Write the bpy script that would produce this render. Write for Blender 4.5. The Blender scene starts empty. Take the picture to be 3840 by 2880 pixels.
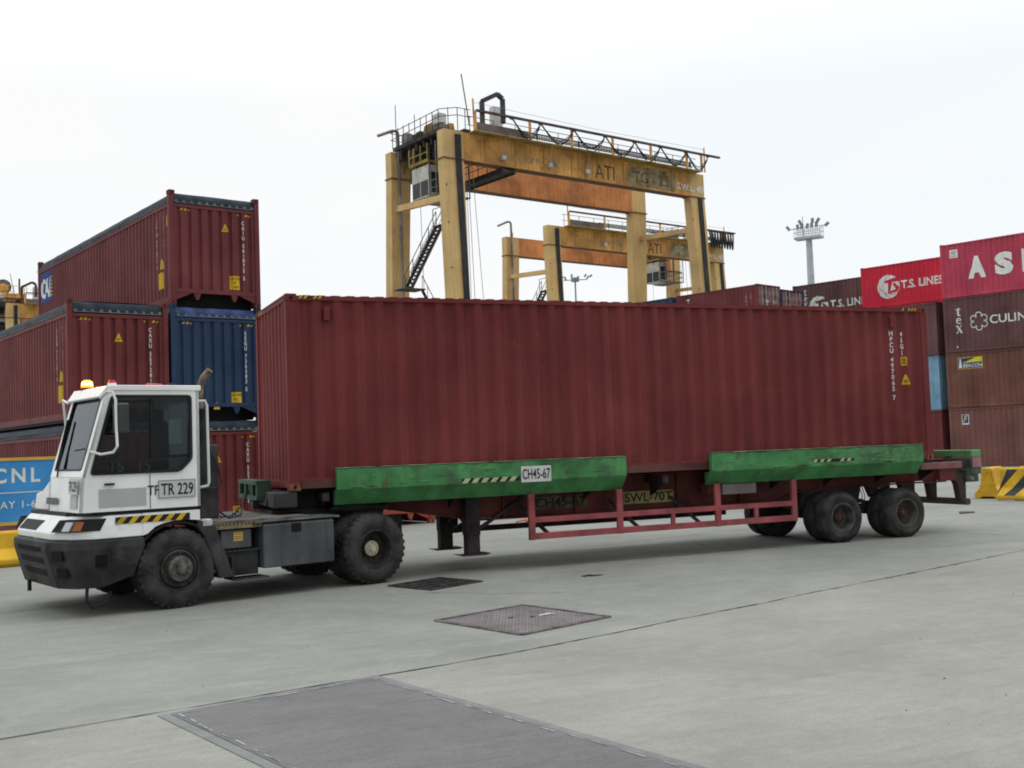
import bpy, bmesh, math, random
from mathutils import Vector, Matrix
random.seed(7)
S = bpy.context.scene
COL = S.collection
R = math.radians

# ------------------------------------------------------------------ camera
cam_d = bpy.data.cameras.new('camera')
cam = bpy.data.objects.new('camera', cam_d); COL.objects.link(cam)
cr = Vector((0.91874, -0.39331, -0.03491)); cu = Vector((0.01046, -0.06414, 0.99789)); cf = Vector((0.39472, 0.91717, 0.05482))
M = Matrix(((cr.x, cu.x, -cf.x, -3.3017), (cr.y, cu.y, -cf.y, -15.9679), (cr.z, cu.z, -cf.z, 1.9772), (0, 0, 0, 1)))
cam.matrix_world = M
cam_d.sensor_width = 36; cam_d.lens = 4117.8 / 3840 * 36
cam_d.clip_start = 0.1; cam_d.clip_end = 3000
S.camera = cam
# ------------------------------------------------------------------ sky, sun, exposure (overcast)
SUN_EL, SUN_AZ = R(55), R(105)
W = bpy.data.worlds.new('World'); S.world = W; W.use_nodes = True
nt = W.node_tree; bg = nt.nodes['Background']
sky = nt.nodes.new('ShaderNodeTexSky'); sky.sky_type = 'NISHITA'; sky.sun_disc = False
sky.sun_elevation = SUN_EL; sky.sun_rotation = SUN_AZ
sk = nt.nodes.new('ShaderNodeMix'); sk.data_type = 'RGBA'; sk.blend_type = 'MULTIPLY'; sk.inputs[0].default_value = 1
sk.inputs[7].default_value = (0.1, 0.1, 0.1, 1); nt.links.new(sky.outputs[0], sk.inputs[6])
tc = nt.nodes.new('ShaderNodeTexCoord'); nz = nt.nodes.new('ShaderNodeTexNoise'); nz.inputs['Scale'].default_value = 2.2; nz.inputs['Detail'].default_value = 5
mp = nt.nodes.new('ShaderNodeMapping'); mp.inputs['Scale'].default_value = (1, 1, 2.5)
nt.links.new(tc.outputs['Generated'], mp.inputs[0]); nt.links.new(mp.outputs[0], nz.inputs[0])
cr_ = nt.nodes.new('ShaderNodeValToRGB'); nt.links.new(nz.outputs[0], cr_.inputs[0])
cr_.color_ramp.elements[0].position = .35; cr_.color_ramp.elements[0].color = (0.93, 0.975, 1.0, 1)
cr_.color_ramp.elements[1].position = .58; cr_.color_ramp.elements[1].color = (1.0, 1.0, 1.0, 1)
mx = nt.nodes.new('ShaderNodeMix'); mx.data_type = 'RGBA'; mx.inputs[0].default_value = 0.04
nt.links.new(cr_.outputs[0], mx.inputs[6]); nt.links.new(sk.outputs[2], mx.inputs[7])
nt.links.new(mx.outputs[2], bg.inputs[0])
sx = nt.nodes.new('ShaderNodeSeparateXYZ'); nt.links.new(tc.outputs['Generated'], sx.inputs[0])
gm = nt.nodes.new('ShaderNodeMapRange'); gm.inputs[1].default_value = .30; gm.inputs[2].default_value = 1.0; gm.inputs[3].default_value = 1.0; gm.inputs[4].default_value = 2.3
nt.links.new(sx.outputs[2], gm.inputs[0])
# added dimming of the unseen sky behind the camera, deepens shade under the truck
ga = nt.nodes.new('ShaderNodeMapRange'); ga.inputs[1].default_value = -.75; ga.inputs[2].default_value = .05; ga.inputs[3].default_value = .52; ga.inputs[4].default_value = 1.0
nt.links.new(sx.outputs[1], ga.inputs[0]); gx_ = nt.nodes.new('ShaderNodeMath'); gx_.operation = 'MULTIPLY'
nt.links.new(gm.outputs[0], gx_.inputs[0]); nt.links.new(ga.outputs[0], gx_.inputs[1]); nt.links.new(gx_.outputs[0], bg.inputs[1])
sd = bpy.data.lights.new('sun', 'SUN'); sd.energy = 0.7; sd.angle = R(22); sd.color = (1, .97, .93)
sun = bpy.data.objects.new('sun', sd); COL.objects.link(sun)
sun.rotation_euler = Vector((-.55, .13, -.82)).to_track_quat('-Z', 'Y').to_euler()
S.view_settings.view_transform = 'Standard'; S.view_settings.look = 'None'
S.view_settings.exposure = 0.0; S.view_settings.gamma = 1.0; S.view_settings.use_curve_mapping = False
S.render.engine = 'CYCLES'; S.cycles.pixel_filter_type = 'BLACKMAN_HARRIS'; S.cycles.filter_width = 1.9; S.cycles.max_bounces = 6; S.cycles.transparent_max_bounces = 8

# ------------------------------------------------------------------ materials
MAT = {}
def mat(name, col, rough=.6, metal=0., var=.12, scale=1.2, streak=0., rust=0., rustcol=(.16, .06, .025), fade=None, bump=0., bscale=60, spec=.22, emit=None, dirt=0., dirtcol=(.05, .045, .04)):
    """painted surface: base colour with large mottling, vertical streaks, rust / dirt patches"""
    if name in MAT: return MAT[name]
    m = bpy.data.materials.new(name); m.use_nodes = True; MAT[name] = m
    t = m.node_tree; b = t.nodes['Principled BSDF']; N = t.nodes.new; L = t.links.new
    b.inputs['Roughness'].default_value = rough; b.inputs['Metallic'].default_value = metal
    b.inputs['Specular IOR Level'].default_value = spec
    if emit:
        b.inputs['Base Color'].default_value = (*col, 1); b.inputs['Emission Color'].default_value = (*emit[0], 1); b.inputs['Emission Strength'].default_value = emit[1]; return m
    co = N('ShaderNodeTexCoord').outputs['Object']
    def noise(sc, det=4, vec=None, r=.55):
        n = N('ShaderNodeTexNoise'); n.inputs['Scale'].default_value = sc; n.inputs['Detail'].default_value = det; n.inputs['Roughness'].default_value = r
        L(vec or co, n.inputs[0]); return n.outputs[0]
    def ramp(v, a, c):
        r = N('ShaderNodeMapRange'); r.inputs[1].default_value = a; r.inputs[2].default_value = c; L(v, r.inputs[0]); return r.outputs[0]
    def mixc(f, a, c2, blend='MIX'):
        x = N('ShaderNodeMix'); x.data_type = 'RGBA'; x.blend_type = blend
        if isinstance(f, float): x.inputs[0].default_value = f
        else: L(f, x.inputs[0])
        for i, s in ((6, a), (7, c2)):
            if isinstance(s, tuple): x.inputs[i].default_value = (*s, 1)
            else: L(s, x.inputs[i])
        return x.outputs[2]
    def mul(a, k):
        x = N('ShaderNodeMath'); x.operation = 'MULTIPLY'; L(a, x.inputs[0])
        if isinstance(k, float): x.inputs[1].default_value = k
        else: L(k, x.inputs[1])
        return x.outputs[0]
    dark = tuple(c * (1 - 2.2 * var) for c in col); lite = fade or tuple(min(1, c * (1 + 1.6 * var) + .25 * var * .3) for c in col)
    c = mixc(ramp(noise(scale, 6), .3, .7), dark, lite)
    if streak:
        mpn = N('ShaderNodeMapping'); mpn.inputs['Scale'].default_value = (9, 9, .35); L(co, mpn.inputs[0])
        s = ramp(noise(1., 5, mpn.outputs[0]), .48, .78); c = mixc(mul(s, float(streak)), c, tuple(x * .35 for x in col))
        mp2 = N('ShaderNodeMapping'); mp2.inputs['Scale'].default_value = (5, 5, .5); mp2.inputs['Location'].default_value = (3, 7, 1); L(co, mp2.inputs[0])
        s = ramp(noise(1., 4, mp2.outputs[0]), .55, .8); c = mixc(mul(s, float(streak) * .6), c, tuple(min(1, x * 1.3 + .035) for x in col))
    if rust:
        s = mul(ramp(noise(4., 8, None, .7), .62 - rust * .12, .72 - rust * .1), ramp(noise(.8, 2), .35, .6))
        c = mixc(s, c, rustcol)
    if dirt:
        s = ramp(noise(2.3, 7, None, .65), .62 - .25 * dirt, .85 - .2 * dirt); c = mixc(mul(s, .85), c, dirtcol)
    L(c, b.inputs['Base Color'])
    rr = N('ShaderNodeMapRange'); rr.inputs[3].default_value = max(0, rough - .12); rr.inputs[4].default_value = min(1, rough + .15); L(noise(6., 4), rr.inputs[0]); L(rr.outputs[0], b.inputs['Roughness'])
    if bump:
        bn = N('ShaderNodeBump'); bn.inputs['Strength'].default_value = bump; bn.inputs['Distance'].default_value = .01; L(noise(float(bscale), 4), bn.inputs['Height']); L(bn.outputs[0], b.inputs['Normal'])
    return m
def glassmat(name, tint, refl=.08):
    if name in MAT: return MAT[name]
    m = bpy.data.materials.new(name); m.use_nodes = True; MAT[name] = m; t = m.node_tree
    o = t.nodes['Material Output']; t.nodes.remove(t.nodes['Principled BSDF'])
    tr = t.nodes.new('ShaderNodeBsdfTransparent'); tr.inputs[0].default_value = (*tint, 1)
    gl = t.nodes.new('ShaderNodeBsdfGlossy'); gl.inputs['Roughness'].default_value = .04; gl.inputs[0].default_value = (.9, .95, 1, 1)
    fr = t.nodes.new('ShaderNodeFresnel'); fr.inputs[0].default_value = 1.45
    mm = t.nodes.new('ShaderNodeMath'); mm.operation = 'MULTIPLY'; mm.inputs[1].default_value = refl / .05; t.links.new(fr.outputs[0], mm.inputs[0])
    mi = t.nodes.new('ShaderNodeMixShader'); t.links.new(mm.outputs[0], mi.inputs[0]); t.links.new(tr.outputs[0], mi.inputs[1]); t.links.new(gl.outputs[0], mi.inputs[2])
    t.links.new(mi.outputs[0], o.inputs[0]); return m

# ------------------------------------------------------------------ mesh helpers
class MB:
    def __init__(s): s.v = []; s.f = []
    def add(s, vs, fs):
        o = len(s.v); s.v += [tuple(p) for p in vs]; s.f += [tuple(i + o for i in f) for f in fs]; return s
    def box(s, a, b):
        x0, y0, z0 = (min(a[i], b[i]) for i in range(3)); x1, y1, z1 = (max(a[i], b[i]) for i in range(3))
        return s.add([(x0, y0, z0), (x1, y0, z0), (x1, y1, z0), (x0, y1, z0), (x0, y0, z1), (x1, y0, z1), (x1, y1, z1), (x0, y1, z1)],
                     [(0, 3, 2, 1), (4, 5, 6, 7), (0, 1, 5, 4), (1, 2, 6, 5), (2, 3, 7, 6), (3, 0, 4, 7)])
    def hexa(s, p): return s.add(p, [(0, 3, 2, 1), (4, 5, 6, 7), (0, 1, 5, 4), (1, 2, 6, 5), (2, 3, 7, 6), (3, 0, 4, 7)])
    def prism(s, poly, axis, a, b):
        """extrude a 2D polygon along axis (0,1,2) from a to b"""
        def P(p, t):
            q = list(p); q.insert(axis, t); return q
        n = len(poly); vs = [P(p, a) for p in poly] + [P(p, b) for p in poly]
        return s.add(vs, [tuple(range(n))[::-1], tuple(range(n, 2 * n))] + [(i, (i + 1) % n, n + (i + 1) % n, n + i) for i in range(n)])
    def loft(s, rings, cap=True):
        n = len(rings[0]); vs = [p for r in rings for p in r]; fs = []
        for k in range(len(rings) - 1):
            for i in range(n): fs.append((k * n + i, k * n + (i + 1) % n, (k + 1) * n + (i + 1) % n, (k + 1) * n + i))
        if cap: fs += [tuple(range(n))[::-1], tuple(range((len(rings) - 1) * n, len(rings) * n))]
        return s.add(vs, fs)
    def bar(s, a, b, w, h=None, up=(0, 0, 1)):
        """rectangular bar from a to b"""
        a = Vector(a); b = Vector(b); h = h or w; d = (b - a).normalized(); up = Vector(up)
        if abs(d.dot(up)) > .95: up = Vector((0, 1, 0))
        x = d.cross(up).normalized() * w / 2; z = x.cross(d).normalized() * h / 2
        return s.loft([[a - x - z, a + x - z, a + x + z, a - x + z], [b - x - z, b + x - z, b + x + z, b - x + z]])
    def tube(s, pts, r, n=8, rs=None):
        pts = [Vector(p) for p in pts]; rings = []; prev = None
        for i, p in enumerate(pts):
            d = (pts[min(i + 1, len(pts) - 1)] - pts[max(i - 1, 0)]).normalized()
            if prev is None: prev = Vector((0, 0, 1)) if abs(d.z) < .9 else Vector((1, 0, 0))
            x = d.cross(prev).normalized(); y = x.cross(d).normalized(); prev = y
            rr = rs[i] if rs else r
            rings.append([p + x * rr * math.cos(k * 2 * math.pi / n) + y * rr * math.sin(k * 2 * math.pi / n) for k in range(n)])
        return s.loft(rings)
    def cyl(s, c, axis, r, h, n=20, r2=None):
        """cylinder from c along axis vector * h"""
        a = Vector(axis).normalized(); return s.tube([Vector(c), Vector(c) + a * h], r, n, [r, r if r2 is None else r2])
    def lathe(s, prof, c, n=36):
        """revolve (r, y) profile round the y axis at centre c"""
        vs = []; fs = []; m = len(prof)
        for k in range(n):
            a = 2 * math.pi * k / n
            for r, y in prof: vs.append((c[0] + r * math.cos(a), c[1] + y, c[2] + r * math.sin(a)))
        for k in range(n):
            for i in range(m - 1):
                fs.append((k * m + i, k * m + i + 1, ((k + 1) % n) * m + i + 1, ((k + 1) % n) * m + i))
        return s.add(vs, fs)
    def mesh(s, bevel=0, smooth=False, sub=0):
        bm = bmesh.new(); vv = [bm.verts.new(p) for p in s.v]
        for f in s.f:
            try: bm.faces.new([vv[i] for i in f])
            except ValueError: pass
        bmesh.ops.recalc_face_normals(bm, faces=bm.faces)
        if bevel:
            es = [e for e in bm.edges if len(e.link_faces) == 2 and e.calc_face_angle(0) > .5]
            bmesh.ops.bevel(bm, geom=es, offset=bevel, segments=1, affect='EDGES', clamp_overlap=True)
        if smooth:
            for f in bm.faces: f.smooth = True
            for e in bm.edges:
                if len(e.link_faces) == 2 and e.calc_face_angle(0) > .6: e.smooth = False
        me = bpy.data.meshes.new('m'); bm.to_mesh(me); bm.free(); return me
    def build(s, name, m, parent=None, bevel=0, smooth=False, label=None):
        return link(name, s.mesh(bevel, smooth), m, parent, label)
def link(name, me, m, parent=None, label=None):
    me.name = name; me.materials.clear(); me.materials.append(m)
    o = bpy.data.objects.new(name, me); COL.objects.link(o)
    if parent: o.parent = parent
    if label: o['label'] = label
    return o
def thing(name, label, cat, loc=(0, 0, 0), rz=0, group=None):
    o = bpy.data.objects.new(name, None); o.empty_display_size = .3; COL.objects.link(o); o.location = loc; o.rotation_euler = (0, 0, rz)
    o['label'] = label; o['category'] = cat
    if group: o['group'] = group
    return o
def tag(o, label, cat, group=None):
    o['label'] = label; o['category'] = cat
    if group: o['group'] = group
    return o
def struct(o): o['kind'] = 'structure'; return o
def curve2d(splines, depth):
    cu_ = bpy.data.curves.new('c', 'CURVE'); cu_.dimensions = '2D'; cu_.fill_mode = 'BOTH'; cu_.extrude = depth / 2
    for pts in splines:
        sp = cu_.splines.new('POLY'); sp.points.add(len(pts) - 1); sp.use_cyclic_u = True
        for p, q in zip(sp.points, pts): p.co = (q[0], q[1], 0, 1)
    o = bpy.data.objects.new('c', cu_); me = bpy.data.meshes.new_from_object(o); bpy.data.objects.remove(o); return me
def textmesh(body, size=1., bold=0., spacing=1., squeeze=1., shear=0., stack=None):
    """flat lettering as 2D mesh; stack = line pitch for upright one-letter-per-line writing"""
    def one(ch):
        cu_ = bpy.data.curves.new('t', 'FONT'); cu_.body = ch; cu_.size = size * 1.38; cu_.offset = bold * size; cu_.space_character = spacing; cu_.shear = shear; cu_.resolution_u = 3
        if stack: cu_.align_x = 'CENTER'
        o = bpy.data.objects.new('t', cu_); me = bpy.data.meshes.new_from_object(o); bpy.data.objects.remove(o)
        me.transform(Matrix.Diagonal((squeeze, 1, 1, 1))); return me
    if not stack: return one(body)
    bm = bmesh.new(); y = 0
    for ch in body:
        if ch != ' ':
            me = one(ch); me.transform(Matrix.Translation((0, y, 0))); bm.from_mesh(me); bpy.data.meshes.remove(me)
            y -= stack
        else: y -= stack * .55
    me = bpy.data.meshes.new('t'); bm.to_mesh(me); bm.free(); return me
def fit(me, w, h):
    xs = [v.co.x for v in me.vertices]; ys = [v.co.y for v in me.vertices]; x0, x1, y0, y1 = min(xs), max(xs), min(ys), max(ys)
    me.transform(Matrix.Diagonal((w / (x1 - x0), h / (y1 - y0), 1, 1)) @ Matrix.Translation((-x0, -y0, 0))); return me
def frame2(me, o, right, up, off=.004):
    right = Vector(right).normalized(); up = Vector(up).normalized(); n = right.cross(up); o = Vector(o) + n * off
    me.transform(Matrix(((right.x, up.x, n.x, o.x), (right.y, up.y, n.y, o.y), (right.z, up.z, n.z, o.z), (0, 0, 0, 1)))); return me
def decal(name, me, m, parent, o, right, up, prof=None, s0=0, sgn=1, off=.004, label=None, brk=None):
    """lay flat writing on a wall; with prof it follows the corrugation"""
    if prof:
        bm = bmesh.new(); bm.from_mesh(me)
        xs = [v.co.x for v in bm.verts]; lo, hi = min(xs), max(xs)
        for b_ in brk:
            a_ = (b_ - s0) * sgn
            if lo < a_ < hi: bmesh.ops.bisect_plane(bm, geom=bm.verts[:] + bm.edges[:] + bm.faces[:], plane_co=(a_, 0, 0), plane_no=(1, 0, 0), dist=1e-5)
        for v_ in bm.verts: v_.co.z = prof(s0 + sgn * v_.co.x)
        bm.to_mesh(me); bm.free()
    frame2(me, o, right, up, off); return link(name, me, m, parent, label)
def rectmesh(x0, y0, x1, y1):
    me = bpy.data.meshes.new('r'); me.from_pydata([(x0, y0, 0), (x1, y0, 0), (x1, y1, 0), (x0, y1, 0)], [], [(0, 1, 2, 3)]); return me
def polymesh(polys):
    v_ = []; f_ = []
    for p in polys:
        f_.append(tuple(range(len(v_), len(v_) + len(p)))); v_ += [(a, b, 0) for a, b in p]
    me = bpy.data.meshes.new('p'); me.from_pydata(v_, [], f_); return me
def stripes(x0, y0, x1, y1, n, skew, gap=.5, drop=()):
    p = (x1 - x0) / n
    return polymesh([[(x0 + i * p, y0), (x0 + (i + 1 - gap) * p, y0), (x0 + (i + 1 - gap) * p + skew, y1), (x0 + i * p + skew, y1)] for i in range(n) if i not in drop])
def copytree(o, parent=None, skip=()):
    c = o.copy(); COL.objects.link(c); c.parent = parent
    for ch in list(o.children):
        if ch.name.split('.')[0] not in skip: copytree(ch, c)
    return c

yel = mat('hazard_yellow', (.62, .40, .02), .6, var=.1, dirt=.3); blk = mat('matt_black', (.012, .012, .013), .6, var=.1)
wht = mat('white_marking', (.62, .64, .62), .6, var=.12, dirt=.15); wht2 = mat('white_lettering', (.72, .76, .74), .6, var=.06, dirt=.1)
void = mat('dark_recess', (.006, .005, .006), .9, var=.1)
rope = mat('pale_rope', (.24, .26, .27), .7)
tarpm = mat('navy_tarpaulin', (.018, .032, .052), .6, var=.3, scale=3, bump=.5, bscale=5, fade=(.03, .048, .068))
tarpb = mat('blue_tarpaulin', (.02, .05, .16), .5, var=.3, scale=3, bump=.5, bscale=5)
tyrem = mat('tyre_rubber', (.030, .029, .029), .85, var=.25, scale=5, bump=.25, bscale=40, dirt=.3, dirtcol=(.075, .068, .06))

# ------------------------------------------------------------------ ground
YAW = R(14.52); U = Vector((math.cos(YAW), math.sin(YAW), 0)); V = Vector((-math.sin(YAW), math.cos(YAW), 0))
def concrete(name, c1, c2):
    m = bpy.data.materials.new(name); m.use_nodes = True; t = m.node_tree; b = t.nodes['Principled BSDF']; N = t.nodes.new; L = t.links.new
    g = N('ShaderNodeNewGeometry').outputs['Position']
    def noise(sc, det, r=.6, rot=None):
        n = N('ShaderNodeTexNoise'); n.inputs['Scale'].default_value = sc; n.inputs['Detail'].default_value = det; n.inputs['Roughness'].default_value = r
        if rot:
            q = N('ShaderNodeMapping'); q.inputs['Rotation'].default_value = (0, 0, rot[0]); q.inputs['Scale'].default_value = rot[1]; L(g, q.inputs[0]); L(q.outputs[0], n.inputs[0])
        else: L(g, n.inputs[0])
        return n.outputs[0]
    def rmp(v, a, c):
        r_ = N('ShaderNodeMapRange'); r_.inputs[1].default_value = a; r_.inputs[2].default_value = c; L(v, r_.inputs[0]); return r_.outputs[0]
    def mixc(f, a, c):
        x = N('ShaderNodeMix'); x.data_type = 'RGBA'
        L(f, x.inputs[0])
        for i, s in ((6, a), (7, c)):
            if isinstance(s, tuple): x.inputs[i].default_value = (*s, 1)
            else: L(s, x.inputs[i])
        return x.outputs[2]
    def mul(a, k):
        x = N('ShaderNodeMath'); x.operation = 'MULTIPLY'; L(a, x.inputs[0]); x.inputs[1].default_value = k; return x.outputs[0]
    c = mixc(rmp(noise(.45, 10, .68), .32, .68), c1, c2)
    dk = tuple(x * .62 for x in c1); lt = tuple(min(1, x * 1.18) for x in c2)
    c = mixc(mul(rmp(noise(.5, 6, .65, (-YAW - .1, (.35, 2.6, 1))), .5, .75), .55), c, dk)       # tyre-worn streaks along the lane
    c = mixc(mul(rmp(noise(1.1, 8, .7, (-YAW, (.8, 1.7, 1))), .50, .70), .5), c, lt)
    c = mixc(mul(rmp(noise(.16, 7, .65), .45, .68), .6), c, dk)                          # broad oil stains
    c = mixc(mul(rmp(noise(14., 6, .75), .60, .74), .45), c, tuple(x * .6 for x in c1))
    c = mixc(mul(rmp(noise(5., 8, .8, (-YAW + .2, (.5, 1.6, 1))), .52, .7), .35), c, tuple(x * .72 for x in c1))
    c = mixc(mul(rmp(noise(3.3, 10, .85), .50, .66), .5), c, lt)
    c = mixc(mul(rmp(noise(7., 9, .85, (-YAW - .15, (.5, 1.8, 1))), .48, .66), .5), c, tuple(x * .78 for x in c1))
    c = mixc(mul(rmp(noise(2.1, 10, .8, (-YAW + .1, (.45, 1.7, 1))), .54, .64), .45), c, tuple(x * .66 for x in c1))
    c = mixc(mul(rmp(noise(1.7, 9, .75, (-YAW, (.25, 3.5, 1))), .60, .68), .5), c, tuple(x * .5 for x in c1))   # tyre rubber
    c = mixc(mul(rmp(noise(48., 5, .85), .35, .68), .6), c, dk)
    L(c, b.inputs['Base Color']); b.inputs['Roughness'].default_value = .85; b.inputs['Specular IOR Level'].default_value = .25
    bn = N('ShaderNodeBump'); bn.inputs['Strength'].default_value = .35; bn.inputs['Distance'].default_value = .01; L(noise(45., 5), bn.inputs['Height']); L(bn.outputs[0], b.inputs['Normal'])
    return m
con1 = concrete('concrete_grey', (0.232, 0.242, 0.220), (0.315, 0.325, 0.30)); con2 = concrete('concrete_beige', (0.255, 0.255, 0.228), (0.323, 0.324, 0.29))
g = bpy.data.meshes.new('g'); e = 900
g.from_pydata([(-e, -e, 0), (e, -e, 0), (e, e, 0), (-e, e, 0)], [], [(0, 1, 2, 3)]); struct(link('ground', g, con1))
J = [Vector((-3.59, -7.21, 0)), Vector((.77, -6.27, 0)), Vector((11.06, -2.97, 0))]
jl = J[0] + (J[0] - J[1]) * 8; jr = J[2] + (J[2] - J[1]) * 5
# the near slabs are a newer, paler pour
me = bpy.data.meshes.new('a'); P4 = lambda p, z: (p.x, p.y, z)
dn = -V * 60
me.from_pydata([P4(p, .004) for p in (jl, J[0], J[1], J[2], jr)] + [P4(p + dn, .004) for p in (jr, J[2], J[1], J[0], jl)], [], [(0, 9, 8, 1), (1, 8, 7, 2), (2, 7, 6, 3), (3, 6, 5, 4)])
struct(link('pavement', me, con2))
jm = mat('joint_filler', (.035, .036, .034), .9, var=.3, scale=6)
def crack(pts, w, z, name='joint', rough=1., step=.12, m=jm):
    vs = []; fs = []; L_ = []
    for a, b in zip(pts, pts[1:]):
        n = max(2, int((b - a).length / step))
        for i in range(n): L_.append(a.lerp(b, i / n))
    L_.append(pts[-1]); dr = (pts[-1] - pts[0]).normalized(); nr = Vector((-dr.y, dr.x, 0)); off = 0
    for i, p in enumerate(L_):
        off = off * .8 + random.uniform(-1, 1) * w * .35 * rough; ww = w * random.uniform(.35, 1.25) * (2.2 if random.random() < .04 * rough else 1)
        for s_ in (-1, 1): q = p + nr * (off + s_ * ww / 2); vs.append((q.x, q.y, z))
        if i: fs.append((2 * i - 2, 2 * i - 1, 2 * i + 1, 2 * i))
    me_ = bpy.data.meshes.new(name); me_.from_pydata(vs, [], fs); return struct(link(name, me_, m))
crack([J[0] + (J[0] - J[1]) * 2, J[0], J[1], J[2], J[2] + (J[2] - J[1]) * 2], .028, .008, 'ground_joint')
q0 = Vector((-3.9, .05, 0)); crack([q0 - U * 12, q0 + U * 60], .018, .004, 'ground_joint', .4)
crack([Vector((12.73, -.05, 0)), Vector((13.1, -1.6, 0))], .015, .004, 'ground_joint', .4)
crack([Vector((.95, -1.5, 0)), Vector((1.75, -1.75, 0)), Vector((2.2, -2.3, 0)), Vector((3.0, -2.75, 0))], .012, .004, 'ground_crack', 1.5, .08)
def rectxy(o, a, b, u=U, v=V): return [o, o + u * a, o + u * a + v * b, o + v * b]
def sheet(name, pts, z, m):
    me_ = bpy.data.meshes.new(name); me_.from_pydata([(p.x, p.y, z) for p in pts], [], [tuple(range(len(pts)))]); return struct(link(name, me_, m))
pm = concrete('dark_patch', (0.133, 0.131, 0.134), (0.19, 0.186, 0.19)); pbm = concrete('patch_border', (0.167, 0.179, 0.179), (0.236, 0.245, 0.242))
o0 = Vector((-2.51, -7.06, 0)); sheet('ground_patch', rectxy(o0 - V * 5.5, 1.95, 5.5), .009, pbm)
sheet('ground_patch', rectxy(o0 - V * 5.5 + U * .09, 1.78, 5.45), .013, pm)
chip = mat('chipped_edge', (.27, .285, .28), .9, var=.3, scale=9)
for (a, b) in ((o0 + U * .13 - V * .1, o0 + U * 1.83 - V * .1), (o0 + U * .12 - V * .1, o0 + U * .12 - V * 5), (o0 + U * 1.83 - V * .1, o0 + U * 1.83 - V * 5)):
    L_ = (b - a).length; d = (b - a).normalized(); t_ = 0; n_ = Vector((-d.y, d.x, 0)); vs = []; fs = []
    while t_ < L_ - .3:
        l = random.uniform(.05, .28); w_ = random.uniform(.008, .028); p = a + d * t_ + n_ * random.uniform(-.012, .012); o_ = len(vs)
        for q in (p - n_ * w_ * .3, p + d * l - n_ * w_ * .5, p + d * l + n_ * w_ * .4, p + n_ * w_ * .6): vs.append((q.x, q.y, .017))
        fs.append((o_, o_ + 1, o_ + 2, o_ + 3)); t_ += l + random.uniform(.02, .2)
    me = bpy.data.meshes.new('k'); me.from_pydata(vs, [], fs); struct(link('chipped_edge', me, chip))

# chequer-plate access cover
steel = mat('worn_steel', (.17, .155, .16), .6, metal=.2, var=.15, scale=2, rust=.2, rustcol=(.13, .09, .08), dirt=.15)
cv = thing('access_cover', 'flat square steel chequer plate cover set in the concrete', 'cover', (.8, -4.0, 0))
c00 = Vector((0, 0, 0)); cx = Vector((1.30, .50, 0)); cy = Vector((.45, -1.42, 0))
mb = MB(); 
def quad3(a, b, c, d, z0, z1, mb): mb.hexa([(p.x, p.y, z0) for p in (a, b, c, d)] + [(p.x, p.y, z1) for p in (a, b, c, d)])
quad3(c00 + cx * .04 + cy * .04, c00 + cx * .96 + cy * .04, c00 + cx * .96 + cy * .96, c00 + cx * .04 + cy * .96, .002, .012, mb)
mb.build('plate', steel, cv)
mb = MB()
for a, b in ((c00, c00 + cx), (c00 + cx, c00 + cx + cy), (c00 + cx + cy, c00 + cy), (c00 + cy, c00)): mb.bar(a + Vector((0, 0, .009)), b + Vector((0, 0, .009)), .045, .016)
mb.build('rim', mat('cover_rim', (.13, .11, .115), .7, var=.3, scale=5), cv)
mb = MB()
for i in range(24):
    for j in range(24):
        p = cx * (.07 + .86 * i / 23) + cy * (.07 + .86 * j / 23); d = (cx if (i + j) % 2 else cy).normalized() * .017; n_ = Vector((-d.y, d.x, 0)) * .3
        mb.add([(p - d + Vector((0, 0, .0125))), p - n_ + Vector((0, 0, .016)), p + d + Vector((0, 0, .0125)), p + n_ + Vector((0, 0, .016))], [(0, 1, 2, 3)])
mb.build('tread_pattern', mat('tread_bright', (.24, .22, .22), .4, metal=.5), cv)
mb = MB()
for f, h in ((.45, .42), (.6, .52)): p = cx * f + cy * h; mb.box((p.x - .03, p.y - .02, .0165), (p.x + .03, p.y + .02, .0175))
mb.build('lift_slot', void, cv)
# drain grate
gr = thing('drain_grate', 'dark steel grate over a drain beside the tractor rear wheel', 'grate', (1.26, -.61, 0))
gx = Vector((.94, .45, 0)); gy = Vector((.36, -.84, 0))
mb = MB(); quad3(c00, gx, gx + gy, gy, .001, .003, mb); mb.build('pit', void, gr)
mb = MB()
for i in range(15):
    a = gx * (i / 14.); mb.bar(a + Vector((0, 0, .012)), a + gy + Vector((0, 0, .012)), .02, .016)
for i in range(5):
    a = gy * (i / 4.); mb.bar(a + Vector((0, 0, .013)), a + gx + Vector((0, 0, .013)), .03, .016)
mb.build('grate_bars', mat('grate_steel', (.055, .045, .048), .7, metal=.3, var=.3, scale=8), gr)
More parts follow.
